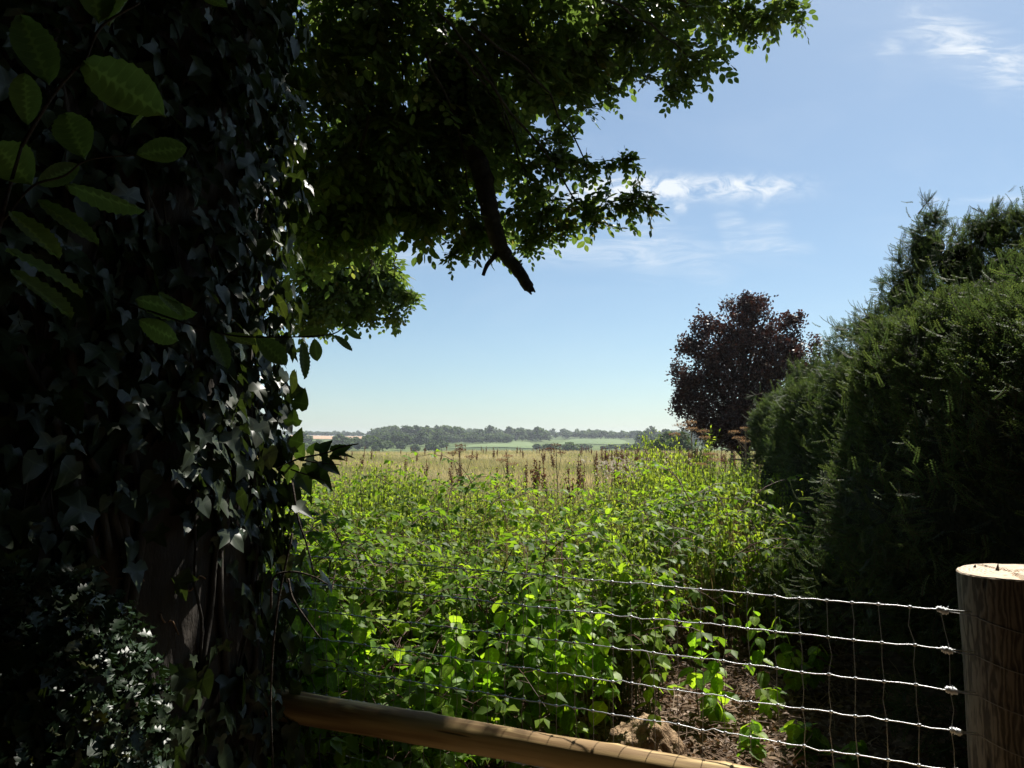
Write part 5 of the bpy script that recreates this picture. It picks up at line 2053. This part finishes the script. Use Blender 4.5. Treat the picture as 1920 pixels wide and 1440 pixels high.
# ------------------------------------------------------------------ distant trees and woods
def crown_shape(seed, n=190, flat=0.85):
    r = random.Random(seed)
    lobes = [((0, 0, 0.55), 0.36)]
    for k in range(6):
        a = k * 1.05 + r.uniform(-0.3, 0.3)
        lobes.append(((0.26 * math.cos(a), 0.26 * math.sin(a), r.uniform(0.38, 0.72)), r.uniform(0.15, 0.25)))
    for k in range(3):
        lobes.append(((r.uniform(-0.12, 0.12), r.uniform(-0.12, 0.12), r.uniform(0.78, 0.88)), r.uniform(0.10, 0.16)))
    parts = []
    for k in range(n):
        (c, w) = lobes[r.randrange(len(lobes))]
        d = np.array([r.gauss(0, 1), r.gauss(0, 1), r.gauss(0, 1) + 0.2])
        d /= np.linalg.norm(d)
        p = np.array(c) + d * w * r.uniform(0.75, 1.08)
        t = np.array([r.gauss(0, 1), r.gauss(0, 1), r.gauss(0, 0.7)])
        parts.append(place(leaf2(0.55, r.random() * 0.8 + 0.2 * (d[2] > 0)), p - t / np.linalg.norm(t) * 0.05, t, d + np.array([r.gauss(0, 0.4), r.gauss(0, 0.4), 0.3]), r.uniform(0.09, 0.15)))  # upward leaves tinted lighter, sunlit tops put into the colour
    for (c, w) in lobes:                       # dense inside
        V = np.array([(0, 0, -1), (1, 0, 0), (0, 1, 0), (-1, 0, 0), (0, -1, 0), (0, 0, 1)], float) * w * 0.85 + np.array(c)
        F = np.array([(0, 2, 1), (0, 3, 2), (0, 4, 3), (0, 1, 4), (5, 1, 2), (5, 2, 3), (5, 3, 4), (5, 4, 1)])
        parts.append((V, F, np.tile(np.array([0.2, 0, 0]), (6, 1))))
    return merge(parts)


def in_field(px, y):
    return (500 < px < 700 - (y - 860) * 0.03 and 600 < y < 1235) or (835 < px < 1015 and 440 < y < 700) or (940 < px < 1000 and y < 770) or (1035 < px < 1190 and 440 < y < 905)


def build_far_trees():
    shapes = [crown_shape(600 + k, 130) for k in range(6)]
    spots = []
    k = 0
    while len(spots) < 2900:
        k += 1
        y = 440 + 1080 * random.random() ** 0.9
        px = random.uniform(60, 1900)
        if in_field(px, y):
            continue
        if px > 860 and y < 540:
            continue
        if px > 1020 and 560 < y < 1050 and random.random() < 0.6:
            continue
        if px < 700 and 700 < y < 880 and random.random() < 0.3:
            continue
        h = random.choice((5, 8, 9, 10, 12, 15)) * random.uniform(0.85, 1.15) * (0.85 if y < 620 else 1.1)
        if px < 700 and y < 620:
            h = random.uniform(5, 7.5) + max(0, px - 640) * 0.08
        if y > 1230:
            h = random.uniform(5, 9)
        elif y > 900:
            h *= 0.75
        spots.append((px, y, h))
    # hedgerows round the fields
    for k in range(70):
        spots.append((random.uniform(840, 955), 700 + random.gauss(0, 6), random.uniform(6, 10)))
    for k in range(60):
        spots.append((random.uniform(1000, 1250), 520 + random.gauss(0, 10), random.uniform(3, 5.0)))
    for k in range(70):
        spots.append((random.uniform(1050, 1260), 915 + random.gauss(0, 8), random.uniform(8, 12)))
    for k in range(70):
        spots.append((random.uniform(545, 720), 1240 + random.gauss(0, 8), random.uniform(5, 9)))
    pos, sc = [], []
    for px, y, h in spots:
        x = (px - 960) / FPX * y
        pos.append((x, y, float(H(x, y)) - 0.12 * h))
        w = h * random.uniform(0.85, 1.25) + 2.0
        sc.append((w, w, h * 1.1))
    n = len(pos)
    V, F, T = join(shapes, np.array(pos), yaw_frames(n, 0.03), np.array(sc), rng.integers(0, 6, n))
    o = obj('far_woods', make_mesh('far_woods', V, F, M['fartree'], T))
    put(o, 'hazy green woods and hedgerows covering the far hillside', 'woods', kind='stuff')
    # trees one can tell apart on the skyline
    big = [crown_shape(700 + k, 260) for k in range(5)]
    bm_ = []
    for V, F, T in big:
        bm_.append(make_mesh('crown', V, F, M['fartree'], T))
    tv, tf, tt = tube([(0, 0, -0.05), (0, 0, 0.5)], [0.035, 0.02], 6)
    tm = make_mesh('trunk', tv, tf, M['darkbark'])
    sky = [575, 600, 628, 645, 672, 700, 708, 735, 765, 801, 830, 850, 866, 884, 895, 913, 930, 944, 975, 990, 1016, 1030, 1064, 1088, 1100, 1112, 1130, 1150, 1170, 1200, 1222, 1246]
    tall = {801: 14, 708: 13.5, 850: 13, 884: 13, 913: 14.5, 1016: 15, 990: 13, 1064: 13, 1112: 13, 895: 13}
    for i, px in enumerate(sky):
        y = 1480 + random.uniform(-30, 30)
        if px in (1064, 801):
            y = 1380
        x = (px - 960) / FPX * y
        h = tall.get(px, random.uniform(8.5, 12))
        w = h * random.uniform(1.0, 1.35)
        if px == 913:
            w = h * 0.8
        root = empty('far_tree', (x, y, float(H(x, y)) - 0.3), 'hazy round-headed tree on the far skyline above the woods', 'tree', 'trees along the far skyline', rz=random.uniform(0, 6))
        if px == 1064:
            root['label'] = 'lone umbrella-shaped pine on the far skyline above the right green field'
            del root['group']
            root.name = 'far_pine_tree'
            zl = 0.30
        else:
            zl = 0.0
        c = obj('crown', bm_[i % 5], root)
        c.location = (0, 0, h * zl)
        c.scale = (w, w, h * (1.0 if zl == 0 else 0.62))
        t = obj('trunk', tm, root)
        t.scale = (h, h, h)
    # nearer trees and bushes standing on the valley side
    mids = [(1188, 230, 10.6, 8.2, 'round dark green tree standing behind the dock-filled meadow edge'), (1150, 260, 9.0, 7.0, 'low bushy tree left of the round dark tree in the valley'), (1128, 270, 9.3, 6.5, 'small dark bush tree in the middle of the valley hedge'),
            (1068, 420, 9.5, 14, 'wide pale green bush tree below the right green field'), (1030, 430, 7.8, 14, 'pale rounded bush beside the lower green field'), (1228, 200, 10.0, 7.0, 'dark tree right of the round dark tree, half hidden by docks'),
            (1252, 170, 8.6, 8.0, 'dark broad bush tree close to the copper beech'), (1275, 150, 6.8, 7.0, 'bushy dark tree touching the left side of the copper beech'), (640, 560, 10.5, 15, 'rounded dark tree at the left end of the valley woods'), (570, 600, 12, 18, 'dark blue-green tree beside the ivy trunk, far away')]
    for i, (px, y, h, w, lab) in enumerate(mids):
        x = (px - 960) / FPX * y
        root = empty('valley_tree', (x, y, float(H(x, y)) - 0.2), lab, 'tree', rz=random.uniform(0, 6))
        V, F, T = crown_shape(800 + i, 1100 if y < 300 else 420)
        cc = make_mesh('crown', V, F, M['fartree'], T)
        c = obj('crown', cc, root)
        c.scale = (w, w, h)
        t = obj('trunk', tm, root)
        t.scale = (w * 0.6, w * 0.6, h)


build_far_trees()


# ------------------------------------------------------------------ unseen leaf screen added behind and beside the viewer to block skylight
def build_leaf_screen():
    sp = beech_spray(11, 0.36, 0.066, 901)[0]
    n = 7500
    a = rng.uniform(math.radians(125), math.radians(415), n)     # from left round the back to the right
    rr = rng.uniform(4.0, 6.5, n)
    x = np.cos(a) * rr - 0.5
    y = np.sin(a) * rr - 0.5
    z = rng.uniform(0.0, 6.5, n)
    keep = (y < 1.2) | ((x < -2.6) & (x / np.maximum(y, 0.1) < -0.95))
    keep &= ~((x > 0) & (y > 0.3))
    pos = np.stack([x, y, z], -1)[keep]
    n = len(pos)
    V, F, T = join([sp], pos, frames(rng.normal(size=(n, 3)), np.array([0, 0, 1.0]) + rng.normal(size=(n, 3)) * 0.5), rng.uniform(2.6, 4.0, n), np.zeros(n, int))
    o = obj('leaf_screen', make_mesh('leaf_screen', V, F, M['beech'], T))
    put(o, 'unseen leaf mass added behind the viewpoint to block skylight', 'leaf_screen', kind='stuff')


build_leaf_screen()


# ------------------------------------------------------------------ haze
def build_haze():
    m, t, out = new_mat('haze')
    pv = N(t, 'ShaderNodeVolumePrincipled')
    pv.inputs['Color'].default_value = (0.86, 0.92, 1.0, 1)
    pv.inputs['Density'].default_value = HAZE_DENSITY
    pv.inputs['Anisotropy'].default_value = 0.3
    t.links.new(pv.outputs[0], out.inputs['Volume'])
    x, y0, y1, z0, z1 = 2700, -300, 3300, -20, 48
    V = [(-x, y0, z0), (x, y0, z0), (x, y1, z0), (-x, y1, z0), (-x, y0, z1), (x, y0, z1), (x, y1, z1), (-x, y1, z1)]
    F = [(0, 3, 2, 1), (4, 5, 6, 7), (0, 1, 5, 4), (1, 2, 6, 5), (2, 3, 7, 6), (3, 0, 4, 7)]
    o = obj('haze', make_mesh('haze', V, F, m))
    put(o, 'thin summer haze over the valley', kind='stuff')


if HAZE_DENSITY > 0:
    build_haze()
